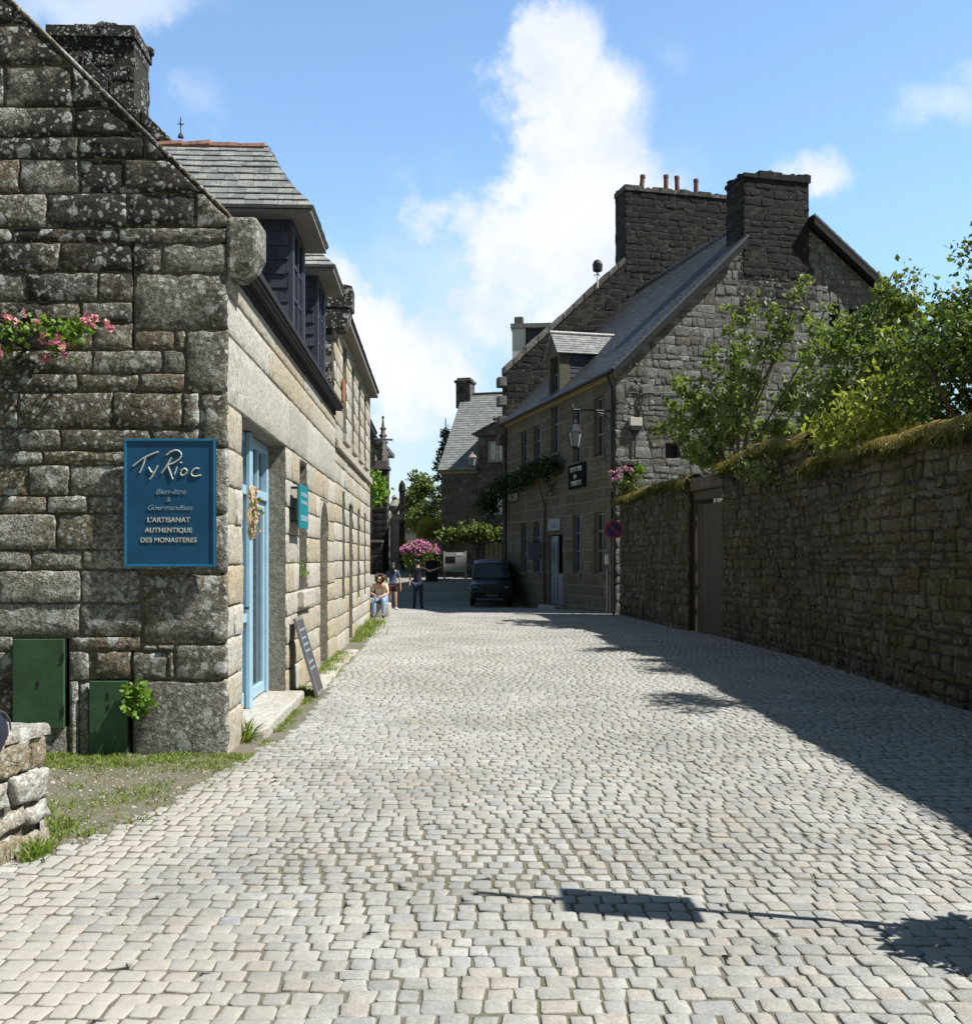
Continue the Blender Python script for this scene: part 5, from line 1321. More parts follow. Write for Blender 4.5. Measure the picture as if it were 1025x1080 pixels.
def moss_cap(parent, pts, tops, thick, seed, hump=.16, over=.10, name='moss_crown', mat=None):
    rng = random.Random(seed); mb = MB()
    rows_ = []; n = 9
    for i in range(len(pts) - 1):
        a, b_ = V((*pts[i], tops[i])), V((*pts[i + 1], tops[i + 1])); L = (b_ - a).length; k = max(2, int(L / .16))
        A = (V((b_.x, b_.y, 0)) - V((a.x, a.y, 0))).normalized(); N = V((-A.y, A.x, 0))
        for j in range(k + (1 if i == len(pts) - 2 else 0)):
            p = a.lerp(b_, j / k); r_ = []
            for q2 in range(n):
                t = q2 / (n - 1); s = over + .05 - t * (thick + 2 * over)
                h = hump * math.sin(math.pi * t) ** .6
                nn_ = noise.noise(p * 1.6 + V((t * 2, seed, 0))) * .09 + noise.noise(p * 5 + V((t * 6, 0, seed))) * .045
                edge = -.06 * (1 + noise.noise(p * 3.5 + V((0, 0, seed))) * .8) if q2 in (0, n - 1) else 0
                r_.append(p + N * (s + (noise.noise(p * 4 + V((q2, 0, 0))) * .04)) + Z * (h + nn_ + edge - .03))
            rows_.append(r_)
    P_ = [p for r_ in rows_ for p in r_]
    mb.add(P_, [(i * n + k, i * n + k + 1, (i + 1) * n + k + 1, (i + 1) * n + k) for i in range(len(rows_) - 1) for k in range(n - 1)])
    c_ = mb.build(name, mat or M['moss'], parent, smooth=True)
    tf = MB()
    for r_ in rows_:
        for k in range(60):
            p = r_[0].lerp(r_[4], rng.random() ** 1.3) + V((rng.gauss(0, .08), rng.gauss(0, .08), rng.gauss(0, .015)))
            dn = (r_[0] - r_[4]).normalized() if rng.random() < .55 else V((0, 0, 1))
            leaf(tf, p, rng.uniform(.03, .085), rng, dirv=dn * .5 + V((0, 0, rng.uniform(-.5, .6))), w=.16)
        for k in range(26):      # ragged hanging fringe
            p = r_[0] + V((rng.gauss(0, .05), rng.gauss(0, .09), rng.uniform(-.02, .07)))
            leaf(tf, p, rng.uniform(.06, .15) * (1 + .7 * noise.noise(p * 2.1)), rng, dirv=(r_[0] - r_[4]).normalized() * .25 + V((0, 0, -.8)), w=.16, col=(rng.random() * .35, 0, rng.random() * .5))
    tf.build('dry_tufts', M['drygrass'], c_)
M['moss'] = stone_mat('dry_moss', (.11, .10, .02), (.22, .165, .03), (.25, .15, .03), dark=.2, white=0, moss=.2, sp=.4, bump=1.0, mossc=(.035, .05, .008))
gwa = thing('garden_wall', 'tall rubble garden wall in deep shade along the right side, capped with moss', 'wall', (5.4, 12, 0))
pA = [(5.05, .5), (5.2, 6), (5.25, 11), (5.32, 17.2)]; tA = [3.2, 3.16, 3.14, 3.2]
pB = [(5.32, 17.2), (5.18, 19.6), (4.98, 22.1)]; tB = [3.62, 3.72, 3.6]
wall_run(gwa, pA, tA, .5, M['rubble'], 101, (.14, .46), (.09, .21))
wall_run(gwa, pB, tB, .5, M['rubble'], 102, (.14, .42), (.09, .2))
moss_cap(gwa, pA, tA, .5, 3); moss_cap(gwa, pB, tB, .5, 4, .2)
gwb = thing('garden_wall', 'shorter mossy rendered wall between the plank gate and the house corner', 'wall', (4.3, 28, 0))
pC = [(4.66, 24.05), (4.3, 27.9), (4.0, 31.3)]; tC = [3.5, 3.5, 3.42]
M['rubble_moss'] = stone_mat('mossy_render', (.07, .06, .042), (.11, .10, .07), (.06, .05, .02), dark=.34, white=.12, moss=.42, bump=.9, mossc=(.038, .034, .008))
wall_run(gwb, pC, tC, .5, M['rubble_moss'], 103, (.2, .5), (.14, .3)); moss_cap(gwb, pC, tC, .5, 5, .14)
gt = thing('garden_gate', 'tall narrow brown plank gate set back in the garden wall', 'gate', (4.9, 23, 0))
a, b_ = V((5.12, 22.1, 0)), V((4.80, 24.05, 0)); A = (b_ - a).normalized(); N = V((-A.y, A.x, 0)); L = (b_ - a).length
GF = Fr((a.x, a.y), (A.x, A.y), (N.x, N.y))
mb = MB(); u = .12; rng = random.Random(9)
while u < L - .12: GF.box(mb, u, min(u + .15, L - .1), -.06, -.03 + rng.uniform(0, .008), -.1, 2.9, (rng.random(), 0, rng.random())); u += .158
for z in (.5, 1.5, 2.5): GF.box(mb, .12, L - .12, -.10, -.061, z, z + .14)
mb.build('plank_leaf', M['gate_wood'], gt)
mb = MB(); GF.box(mb, .0, .115, -.12, .02, -.2, 3.0); GF.box(mb, L - .09, L, -.12, .02, -.2, 3.0); GF.box(mb, 0, L, -.12, .03, 3.005, 3.2); mb.build('frame', M['gate_wood'], gt, bevel=.01)
mb = MB(); GF.box(mb, 0, L, -.2, .12, 3.21, 3.5); mb.build('lintel', M['rubble'], gt, bevel=.03)
mb = MB(); mb.ball(GF.p(L - .3, .0, 1.05), .035, 8, 6); mb.build('handle', M['zinc'], gt)
es = thing('stone_post', 'stub of grey stone pillar with a capstone at the end of the garden wall', 'pillar', (4.25, 31, 3.4))
mb = MB(); mb.box((4.32, 31.15, 3.95), (.42, .42, 1.0), -.2); mb.build('post', M['black'], es, bevel=.03)
mb = MB(); mb.box((4.32, 31.15, 4.53), (.56, .56, .14), -.2); mb.build('capstone', M['rgable'], es, bevel=.03)

# ------------------------------------------------------------------ low wall and bag bottom left
lw2 = thing('low_wall', 'low lichened stone wall end in the sun at the bottom left', 'wall', (-2.7, 5.4, 0))
A = V((-.2, -1, 0)).normalized(); N = V((1, -.2, 0)).normalized(); O = V((-2.53, 6.05, 0))
st, bd = MB(), MB(); rng = random.Random(33)
masonry(st, bd, (O, A, Z, N), 0, 3.2, [-.15, .13, .27, .45], (.28, .62), (), (), joint=.025, bev=.02, recess=.04, thick=.42, seg=.04, jit=.011, prot=.016, rng=rng, vj=.03, skew=.035, bulge=.008, special={2: [.34, .4, .45], 1: [.2, .26, .35, .3]})
masonry(st, None, (O, A, Z, N), 0, 3.2, [.45, .70], (.4, .7), (), (), joint=.02, bev=.022, recess=.05, seg=.04, jit=.011, prot=.012, rng=rng, special={0: [.16, .55, .6]}, vj=.0, bulge=.008)
masonry(st, None, (O, -N, Z, -A), 0, .46, [-.15, .27, .45, .70], (.2, .5), (), (), joint=.02, bev=.03, recess=.04, seg=.06, jit=.008, prot=.01, rng=rng)
bd.prism([O - N * .03 + A * .03 + Z * .44, O - N * .44 + A * .03 + Z * .44, O - N * .44 + A * 3.2 + Z * .44, O - N * .03 + A * 3.2 + Z * .44], Z * .25)
w_ = st.build('wall_stones', M['lowwall'], lw2); bd.build('mortar_bed', M['mortar'], w_)
tp = MB(); u = 0
for L in (.40, .52, .6, .5, .6, .6):
    stone(tp, (O + Z * .705, A, -N, Z), [(u, -.02), (u + L, -.02), (u + L, .48), (u, .48)], rng, .012, .02, .06, .05, .010, .006, (rng.random(), 0, rng.random()), .008); u += L
tp.build('coping', M['lowwall'], lw2)
bg_ = thing('bag', 'rounded dark navy bag slung over the low wall at the left edge', 'bag', (-2.6, 5.15, .72))
mb = MB(); c = V((-2.545, 5.16, .76)); n, m2 = 18, 12; P_ = []
for i in range(m2 + 1):
    th = math.pi * i / m2
    for k in range(n):
        ph = 2 * math.pi * k / n; s_ = math.sin(th) ** .7; z = math.cos(th)
        w_ = 1 + .18 * (1 if z > 0 else z)
        P_.append(c + V((.13 * s_ * math.cos(ph) * w_, .20 * s_ * math.sin(ph) * w_, .165 * z - (.04 if z < -.2 else 0))))
mb.add(P_, [(i * n + k, (i + 1) * n + k, (i + 1) * n + (k + 1) % n, i * n + (k + 1) % n) for i in range(m2) for k in range(n)])
mb.build('body', M['navy'], bg_, smooth=True)
mb = MB(); mb.tube([c + V((-.03, -.1, .13)), c + V((-.12, -.12, .12)), c + V((-.3, -.05, .02)), c + V((-.32, .08, .02)), c + V((-.12, .12, .12)), c + V((-.03, .1, .13))], .016, 6); mb.build('strap', M['navy'], bg_)
mb = MB(); mb.tube([c + V((.118, .17 * math.cos(t * .3), .02 + .12 * math.sin(t * .3))) for t in range(11)], .005, 5); mb.build('zip', M['zinc'], bg_)

# ------------------------------------------------------------------ VEGETATION
def branch_tree(name, label, cat, base, stems, clumps, nleaf, L, mat, seed, group=None, spread=.3, w=.6):
    """stems: list of polylines with radii; clumps: (centre, radius, count)"""
    rng = random.Random(seed); t = thing(name, label, cat, base, group)
    mb = MB()
    for pts, r0, r1 in stems:
        k = len(pts); mb.tube(pts, [r0 + (r1 - r0) * i / (k - 1) for i in range(k)], 7)
    mb.build('trunk', M['bark'], t)
    mb = MB()
    for c, r, n in clumps:
        c = V(c)
        rr = r if hasattr(r, '__len__') else (r, r, r)
        subs = []
        for k in range(max(4, n // 22)):
            d = V((rng.gauss(0, 1), rng.gauss(0, 1), rng.gauss(0, 1))).normalized() * (rng.random() ** .4)
            subs.append((c + V((d.x * rr[0], d.y * rr[1], d.z * rr[2])), min(1, max(0, rng.gauss(.5, .28))), rng.random()))
        for k in range(n):
            p, b_, h_ = rng.choice(subs)
            s = .2 * min(rr) + .05
            q2 = p + V((rng.gauss(0, s), rng.gauss(0, s), rng.gauss(0, s * .8)))
            leaf(mb, q2, L, rng, .25, (min(1, max(0, b_ + rng.gauss(0, .2))), 0, h_ * .6 + rng.random() * .4), w)
    mb.build('crown', mat, t)
    return t
def stems_to(base, ends, seed, r0=.07, r1=.012):
    rng = random.Random(seed); base = V(base); out = []
    for e in ends:
        e = V(e); m1 = base.lerp(e, .35) + V((rng.gauss(0, .1), rng.gauss(0, .1), .15)); m2 = base.lerp(e, .7) + V((rng.gauss(0, .12), rng.gauss(0, .12), .05))
        out.append(([base, m1, m2, e], r0, r1))
    return out
# big tree at the right edge
B_ = V((7.6, 15.2, 0)); rng = random.Random(200)
cl = []
for k in range(54):
    d = V((rng.gauss(0, 1), rng.gauss(0, 1), rng.gauss(0, 1))).normalized()
    cl.append((B_ + V((0.35, -.2, 4.6)) + V((d.x * 2.05, d.y * 1.7, d.z * 1.35)) * rng.uniform(.5, 1), rng.uniform(.36, .58), 250))
hi = [(7.15, 14.6, 6.3), (6.95, 14.5, 5.75), (7.5, 14.7, 6.5), (6.75, 14.5, 6.05), (7.6, 14.8, 5.9), (8.0, 15.0, 6.6), (7.3, 14.6, 5.5)]
cl += [(p, .24, 75) for p in hi]
cl += [((6.35, 11.0, 5.75), .26, 110), ((6.6, 11.35, 5.95), .3, 130), ((6.7, 10.7, 5.8), .3, 120), ((6.95, 11.2, 6.1), .34, 140), ((6.3, 11.7, 5.4), .22, 70), ((6.1, 10.3, 5.5), .14, 40), ((6.75, 10.9, 6.35), .3, 130), ((6.5, 11.6, 5.75), .3, 120), ((6.85, 11.5, 6.4), .3, 120), ((6.6, 10.4, 6.1), .2, 60), ((6.95, 11.1, 5.2), .4, 180), ((7.3, 12.2, 5.2), .5, 200), ((7.5, 13.2, 5.3), .5, 200)]
branch_tree('broadleaf_tree', 'dark leafy tree rising over the garden wall at the right edge', 'tree', B_, [([B_, B_ + V((.05, 0, 1.6)), B_ + V((.1, 0, 3.2)), B_ + V((.2, 0, 4.6))], .17, .05)] + stems_to(B_ + V((.05, 0, 2.2)), [c[0] for c in cl[:16]] + hi + [(6.5, 11.1, 5.8), (6.9, 11.2, 6.0), (6.15, 10.4, 5.5), (7.3, 12.2, 5.2)], 4, .06), cl, 0, .105, M['leaf_dark'], 201)
# mid shrub between the two
B_ = V((6.6, 18.6, 0)); cl = []; rng = random.Random(205)
for k in range(38):
    d = V((rng.gauss(0, 1), rng.gauss(0, 1), rng.gauss(0, 1))).normalized()
    cl.append((B_ + V((0.25, 0, 4.6)) + V((d.x * 1.25, d.y * 1.2, d.z * 1.7)) * rng.uniform(.45, 1), rng.uniform(.28, .46), 200))
cl += [((( px - 512) / 1100 * 18.2, 18.2, 1.65 + (590 - py) / 1100 * 18.2), .24, 90) for px, py in ((932, 312), (950, 300), (965, 318), (915, 335), (945, 330), (980, 330), (935, 345))]
branch_tree('broadleaf_tree', 'rounded mid green tree behind the wall, between the yellow-green bush and the house gable', 'tree', B_, [([B_, B_ + V((.1, 0, 2)), B_ + V((.2, 0, 4.3))], .12, .03)] + stems_to(B_ + V((.1, 0, 2.2)), [c[0] for c in cl[:14]], 5, .05), cl, 0, .12, M['leaf'], 206)
# yellow-green bush
B_ = V((6.1, 16.4, 0)); cl = []; rng = random.Random(210)
for k in range(24):
    d = V((rng.gauss(0, 1), rng.gauss(0, 1), rng.gauss(0, 1))).normalized()
    cl.append((B_ + V((-.05, 0, 3.55)) + V((d.x * .85, d.y * 1.0, d.z * .62)) * rng.uniform(.4, 1), rng.uniform(.25, .38), 140))
cl += [(B_ + V(o_), .2, 60) for o_ in ((-.1, 0, 4.45), (.3, .1, 4.5), (-.5, .1, 4.2), (.7, 0, 4.3))]
branch_tree('bush', 'yellow-green bush leaning over the mossy garden wall', 'bush', B_, stems_to(B_, [c[0] for c in cl[:12]], 6, .05), cl, 0, .11, M['leaf_yellow'], 211)
# slender leafy shoots in front of the gable
B_ = V((5.9, 24.6, 0)); rng = random.Random(220)
PX = lambda px, py, Y: V(((px - 512) / 1100 * Y, Y, 1.65 + (590 - py) / 1100 * Y))
YT = lambda px: 27.6 - (px - 694) * .026
ends = [PX(x, y, YT(x)) for x, y in ((768, 330), (796, 322), (815, 325), (845, 290), (838, 330), (868, 330), (745, 372), (716, 398), (705, 425), (694, 452), (735, 420), (725, 475), (780, 370))]
cl = []
hub = B_ + Z * 3.7
for e in ends:
    b2 = hub + V((rng.uniform(-.5, .4), rng.uniform(-.3, .3), 0))
    for t in (.3, .45, .58, .7, .8, .88, .95, 1.0):
        p = b2.lerp(e, t) + V((rng.gauss(0, .08), rng.gauss(0, .1), rng.gauss(0, .06)))
        cl.append((p, .10 + .14 * (1 - t), 24 + int(46 * (1 - t))))
for k in range(36):
    x = rng.uniform(712, 872); cl.append((PX(x, rng.uniform(400, 480), YT(x)) + V((0, rng.uniform(-.3, .6), 0)), .2, 40))
branch_tree('fruit_tree', 'airy young tree with upright leafy shoots in front of the bare grey gable', 'tree', B_, [([B_, B_ + V((.03, 0, 1.9)), hub], .09, .06)] + stems_to(hub - Z * .3, ends, 7, .04, .008), cl, 0, .15, M['leaf'], 221, w=.62)
# small plant on the moss bump, flowers on the wall end
pv = thing('ivy', 'dark ivy hanging below the moss bump of the garden wall', 'ivy', (5.25, 18, 3.0)); rng = random.Random(230); mb = MB()
spray(mb, [PX(785, 490, 20.2), PX(800, 500, 19.2), PX(812, 492, 18.4)], 420, .14, .085, rng); mb.build('foliage', M['leaf'], pv)
vf = thing('flowering_plant', 'pink flowering plant growing on the wall top at the house corner', 'plant', (3.9, 31, 3.4)); rng = random.Random(231); f1, f2 = MB(), MB()
for k in range(260): leaf(f1, PX(rng.gauss(658, 7), rng.gauss(514, 5), 30.6), .13, rng, .8)
for px, py in ((644, 499), (652, 497), (659, 494), (665, 496), (646, 506), (651, 503)): bloom(f2, PX(px, py, 30.5), .055, rng, 34)
f1.build('foliage', M['leaf'], vf); f2.build('flowers', M['mauve'], vf)
yt = MB(); rng = random.Random(232)
for k in range(90): leaf(yt, PX(rng.gauss(674, 3), rng.gauss(497, 4), 30.4), .13, rng, .8)
tag(yt.build('sapling', M['leaf_bright'], at=PX(674, 510, 30.4)), 'small bright green sapling on the moss under the junction box', 'plant')
# plants at the far end
B_ = V((-4.7, 76, 1.6)); rng = random.Random(240); cl = []
for k in range(40):
    d = V((rng.gauss(0, 1), rng.gauss(0, 1), rng.gauss(0, 1))).normalized(); cl.append((B_ + V((0, 0, 4.1)) + V((d.x * 1.45, d.y * 1.4, d.z * 1.9)) * rng.uniform(.5, 1), .5, 110))
branch_tree('broadleaf_tree', 'round dark green tree far down the street behind the hydrangeas', 'tree', B_, [([B_, B_ + Z * 4], .2, .06)], cl, 0, .26, M['leaf_dark'], 241)
B_ = V((-2.55, 66, 1.3)); cl = []; rng = random.Random(242)
for k in range(26):
    z = 2.5 + k * .235; r_ = max(.15, 1.5 * (1 - k / 27)); 
    for a in range(5):
        ph = rng.uniform(0, 6.28); cl.append((B_ + V((r_ * .75 * math.cos(ph), r_ * .75 * math.sin(ph), z + rng.gauss(0, .15))), (.4 * r_ + .08, .4 * r_ + .08, .10), 34))
branch_tree('conifer', 'dark conifer showing behind the left edge of the far slate roof', 'tree', B_, [([B_, B_ + Z * 9.3], .2, .03)], cl, 0, .22, M['conifer'], 243, w=.35)
def mound(name, label, cat, c, r, n, L, mat, seed, flowers=None, nf=0, fr=.1, fmat=None):
    rng = random.Random(seed); t = thing(name, label, cat, (c[0], c[1], gz(c[0], c[1]))); mb = MB()
    for k in range(n):
        d = V((rng.gauss(0, 1), rng.gauss(0, 1), rng.gauss(0, 1))).normalized() * (rng.random() ** .35)
        leaf(mb, V(c) + V((d.x * r[0], d.y * r[1], d.z * r[2] if not nf else d.z * r[2] * 1.5 - .4 * r[2])), L, rng, .3, None, .7)
    mb.build('foliage', mat, t)
    st_ = MB(); g_ = gz(c[0], c[1]) - .1
    for k in range(5):
        e = V(c) + V((rng.uniform(-.6, .6) * r[0], rng.uniform(-.6, .6) * r[1], .3 * r[2])); st_.tube([V((c[0] + rng.uniform(-.15, .15), c[1], g_)), e], [.04, .015], 5)
    st_.build('stem', M['bark'], t)
    if nf:
        fm = MB()
        for k in range(nf):
            d = V((rng.gauss(0, 1), -abs(rng.gauss(0, 1)), abs(rng.gauss(0, .8)))).normalized(); bloom(fm, V(c) + V((d.x * r[0], d.y * r[1], d.z * r[2] * 1.05 + rng.uniform(-.15, .1))), fr, rng, 24)
        fm.build('flowers', fmat, t)
mound('hydrangea', 'mauve pink hydrangea in full flower at the end of the street', 'shrub', (-3.45, 54.5, 2.0), (1.0, .65, .55), 1300, .17, M['leaf'], 250, None, 75, .075, M['mauve'])
mound('shrub', 'yellow-green shrub just above the hydrangea', 'shrub', (-3.15, 60.5, 3.4), (.85, .7, .65), 900, .18, M['leaf_yellow'], 251)
mound('shrub', 'mid green shrub under the far round tree', 'shrub', (-3.6, 66, 4.2), (1.6, 1.2, 1.1), 1500, .24, M['leaf'], 252)
mound('shrub', 'dark green shrub between the gate pillar and the hydrangea', 'shrub', (-4.75, 59.5, 2.0), (.55, .6, .8), 700, .18, M['leaf_dark'], 253)
mound('shrub', 'green and reddish shrub beside the far house corner', 'shrub', (-2.75, 57.2, 1.9), (.4, .5, .8), 400, .17, M['leaf_dark'], 254, None, 8, .08, M['pink'])
wt = MB(); rng = random.Random(255)
cw = FL.p(20.9, -.05, 4.0); spray(wt, [cw, cw + V((.15, .4, -.3)), cw + V((.05, .2, -.7))], 300, .13, .13, rng, w=.8)
tag(wt.build('wall_plant', M['leaf_bright'], at=FL.p(20.9, -.3, 3.4)), 'bright green climber sticking out from the far end of the sunlit houses', 'plant')

# grass and weeds
rng = random.Random(300); gr = MB()
def blade(mb, x, y, h, rng): 
    p = V((x, y, gz(x, y) - .02)); lean = V((rng.gauss(0, .5), rng.gauss(0, .5), 1)).normalized(); s = lean.cross(V((rng.gauss(0, 1), rng.gauss(0, 1), .1))).normalized() * .0028 * (1 + h * 8)
    c = (rng.random(), 0, rng.random()); m_ = p + lean * h * .6; e = p + lean * h + V((lean.x, lean.y, -.2)) * h * .35
    mb.add([p - s, p + s, m_ + s * .8, m_ - s * .8, e], [(0, 1, 2, 3), (3, 2, 4)], c)
for k in range(70000):
    x = rng.uniform(-4.4, -1.95); y = rng.uniform(6.2, 8.85)
    dens = max(0, 1 - (8.82 - y) / (.75 + .35 * noise.noise((x * 1.5, y, 2)))) + .5 * max(0, noise.noise((x * 1.1, y * 1.1, 8)) ) * (1 if x < -2.3 else 0)
    dens = max(dens, (.32 if x < -2.35 and y < 7.6 else .12) * max(0, min(1, 3 * (noise.noise((x * 2, y * 2, 4)) + .08))))
    if x < pl_x(LE, y) + .12 and rng.random() < dens: blade(gr, x, y, rng.uniform(.012, .06) * (1 + .6 * noise.noise((x * 4, y * 4, 1))), rng)
for k in range(8200):
    y = 12.6 + 14 * rng.random() ** 1.5; x = FL.p(y - 8.85, 0, 0).x + abs(rng.gauss(0, .13)) + .01
    if noise.noise((x, y * .9, 6)) > -.12: blade(gr, x, y, rng.uniform(.03, .12), rng)
for k in range(1500):
    y = rng.uniform(9.2, 12.4); x = FL.p(y - 8.85, .21, 0).x + abs(rng.gauss(0, .05))
    if noise.noise((x, y * 1.6, 3)) > -.05: blade(gr, x, y, rng.uniform(.02, .07), rng)
for k in range(700):
    x = rng.uniform(-3.0, -2.5); y = 6.15 + abs(rng.gauss(0, .3)); blade(gr, x, y, rng.uniform(.04, .1), rng)
for k in range(260): blade(gr, -2.50 + rng.gauss(0, .03), 5.8 + rng.gauss(0, .08), rng.uniform(.05, .16), rng)
for k in range(900):
    y = 22 + 5 * rng.random(); x = FL.p(y - 8.85, 0, 0).x + abs(rng.gauss(0, .18)); blade(gr, x, y, rng.uniform(.1, .32), rng)
for k in range(140): blade(gr, FL.p(.62, .03, 0).x + rng.gauss(0, .02), 9.5 + rng.gauss(0, .05), rng.uniform(.05, .3), rng)
for k in range(1600):     # tufts between setts
    x = rng.uniform(-1.9, 4.5); y = rng.uniform(4.6, 12)
    if noise.noise((x * .9, y * .9, 12)) > .33: blade(gr, x, y, rng.uniform(.01, .026), rng)
o = gr.build('grass', M['grassm']); tag(o, 'bright green grass and weeds along the foot of the sunlit walls', 'grass', None, 'stuff')
pb = MB(); rng = random.Random(305)
for k in range(1500):
    x, y = rng.uniform(-4.2, -1.95), rng.uniform(5.9, 8.8)
    if x < pl_x(LE, y) + .25:
        r_ = rng.uniform(.004, .013) * (2.2 if rng.random() < .04 else 1); pb.ball((x, y, gz(x, y) - .008), (r_, r_ * rng.uniform(.6, 1), r_ * .6), 6, 4, (rng.random(), 0, rng.random()), .15)
o = pb.build('gravel', M['step']); tag(o, 'loose grit scattered on the bare earth beside the setts', 'gravel', None, 'stuff')
dl = MB()
for k in range(260):
    x, y = rng.uniform(-4.2, -1.9), rng.uniform(5.9, 8.8)
    if x < pl_x(LE, y) + .3: leaf(dl, (x, y, gz(x, y) + .004), .03, rng, 0, None, .6, (rng.gauss(0, 1), rng.gauss(0, 1), .05))
o = dl.build('leaves', M['drygrass']); tag(o, 'dry fallen leaf scraps on the grass verge at the gable foot', 'leaf litter', None, 'stuff')
cs_ = MB(); rng = random.Random(310); y = 12.9
while y < 19:
    x = FL.p(y - 8.85, .16, 0).x; L = rng.uniform(.4, .8)
    stone(cs_, (V((x, y, gz(x, y) + .015)), V((0, 1, 0)), V((-1, 0, 0)), Z), [(0, -.16), (L, -.16 + rng.uniform(-.04, .04)), (L, .13), (0, .13)], rng, .03, .02, .06, .1, .012, .012, (rng.random(), 0, rng.random())); y += L
o = cs_.build('kerb_stones', M['step']); o['kind'] = 'structure'

# ------------------------------------------------------------------ PEOPLE
def skin(name, chain, mat, parent, loc, levels=2, root=0):
    """chain: {'name': (pos, radius)}, edges"""
    pts, edges = chain
    names = list(pts); me = bpy.data.meshes.new(name)
    me.from_pydata([tuple(V(pts[n_][0]) + V(loc)) for n_ in names], [(names.index(a), names.index(b_)) for a, b_ in edges], [])
    me.materials.append(mat); o = bpy.data.objects.new(name, me); COL.objects.link(o); attach(o, parent)
    md = o.modifiers.new('Skin', 'SKIN'); md.use_smooth_shade = True
    for i, n_ in enumerate(names):
        r_ = pts[n_][1]; sv = me.skin_vertices[0].data[i]; sv.radius = r_ if hasattr(r_, '__len__') else (r_, r_)
    me.skin_vertices[0].data[root].use_root = True
    sb = o.modifiers.new('Subdivision', 'SUBSURF'); sb.levels = levels; sb.render_levels = levels
    return o
def hand(pts, edges, wrist, d, side, s, tag_):
    """five unequal, slightly bent fingers rooted in the palm"""
    d = V(d).normalized(); sd = V(side).normalized(); n = d.cross(sd); w = V(pts[wrist][0])
    pts[tag_ + 'palm'] = (w + d * .07 * s, (.034 * s, .02 * s)); edges.append((wrist, tag_ + 'palm'))
    for i, (off, L) in enumerate(((-.028, .072), (-.009, .085), (.011, .08), (.029, .062))):
        a, b_ = '%sf%da' % (tag_, i), '%sf%db' % (tag_, i)
        pts[a] = (w + d * (.105 + L * .2) * s + sd * off * s, .0095 * s); pts[b_] = (w + d * (.10 + L) * s + sd * off * 1.15 * s + n * .022 * s, .008 * s)
        edges += [(tag_ + 'palm', a), (a, b_)]
    pts[tag_ + 'ta'] = (w + d * .075 * s - sd * .05 * s, .011 * s); pts[tag_ + 'tb'] = (w + d * .11 * s - sd * .06 * s + n * .02 * s, .009 * s)
    edges += [(tag_ + 'palm', tag_ + 'ta'), (tag_ + 'ta', tag_ + 'tb')]
def standing(t, loc, H, arms, legs, fem=False, face=-1):
    k = H / 1.75; loc = V(loc); hip = .09 if fem else .085; sh = .165 if fem else .195
    P_ = {'pelvis': ((0, 0, .95 * k), (.15 * k, .105 * k)), 'waist': ((0, 0, 1.1 * k), (.125 * k, .09 * k)), 'chest': ((0, .01, 1.3 * k), (.16 * k, .105 * k)), 'collar': ((0, .01, 1.43 * k), (.11 * k, .075 * k)),
          'neck': ((0, .0, 1.5 * k), .052 * k), 'jaw': ((0, face * .015, 1.57 * k), (.062 * k, .07 * k)), 'skull': ((0, 0, 1.655 * k), (.078 * k, .092 * k)), 'top': ((0, 0, 1.71 * k), (.05 * k, .06 * k))}
    E = [('pelvis', 'waist'), ('waist', 'chest'), ('chest', 'collar'), ('collar', 'neck'), ('neck', 'jaw'), ('jaw', 'skull'), ('skull', 'top')]
    for sd, nm in ((-1, 'l'), (1, 'r')):
        el, wr_ = arms[nm]
        P_['sh' + nm] = ((sd * sh * k, .01, 1.41 * k), .052 * k); P_['el' + nm] = (V(el) * k, .04 * k); P_['wr' + nm] = (V(wr_) * k, .027 * k)
        E += [('collar', 'sh' + nm), ('sh' + nm, 'el' + nm), ('el' + nm, 'wr' + nm)]
        kn, an = legs[nm]
        P_['hp' + nm] = ((sd * hip * k, 0, .88 * k), .09 * k); P_['kn' + nm] = (V(kn) * k, .056 * k); P_['an' + nm] = (V(an) * k, .037 * k)
        P_['toe' + nm] = ((V(an) + V((sd * .03, face * .13, -.05))) * k, .03 * k)
        E += [('pelvis', 'hp' + nm), ('hp' + nm, 'kn' + nm), ('kn' + nm, 'an' + nm), ('an' + nm, 'toe' + nm)]
    for sd, nm in ((-1, 'l'), (1, 'r')):
        d = V(P_['wr' + nm][0]) - V(P_['el' + nm][0]); hand(P_, E, 'wr' + nm, d, V((0, -1, 0)) if abs(d.normalized().y) < .8 else V((1, 0, 0)), k, nm)
    skin('body', (P_, E), M['skin'], t, loc)
    return P_, k
def garment(name, P_, names, edges, grow, mat, t, loc, extra=None):
    pts = {}
    for n_ in names:
        p, r_ = P_[n_]; r_ = r_ if hasattr(r_, '__len__') else (r_, r_); pts[n_] = (V(p), (r_[0] + grow, r_[1] + grow))
    if extra: pts.update(extra)
    return skin(name, (pts, edges), mat, t, loc)
def shoes(P_, k, t, loc, mat):
    for nm in 'lr':
        a = V(P_['an' + nm][0]); o_ = V(P_['toe' + nm][0]); mb = MB()
        d = (o_ - a); d.z = 0; d.normalize(); b0 = V(loc) + V((a.x, a.y, .05 * k))
        mb.tube([b0 - d * .06 * k + Z * .01, b0 + d * .02 * k + Z * .005, b0 + d * .12 * k - Z * .012, b0 + d * .2 * k - Z * .02], [.042 * k, .05 * k, .045 * k, .028 * k], 8); mb.build('shoe', mat, t, smooth=True)
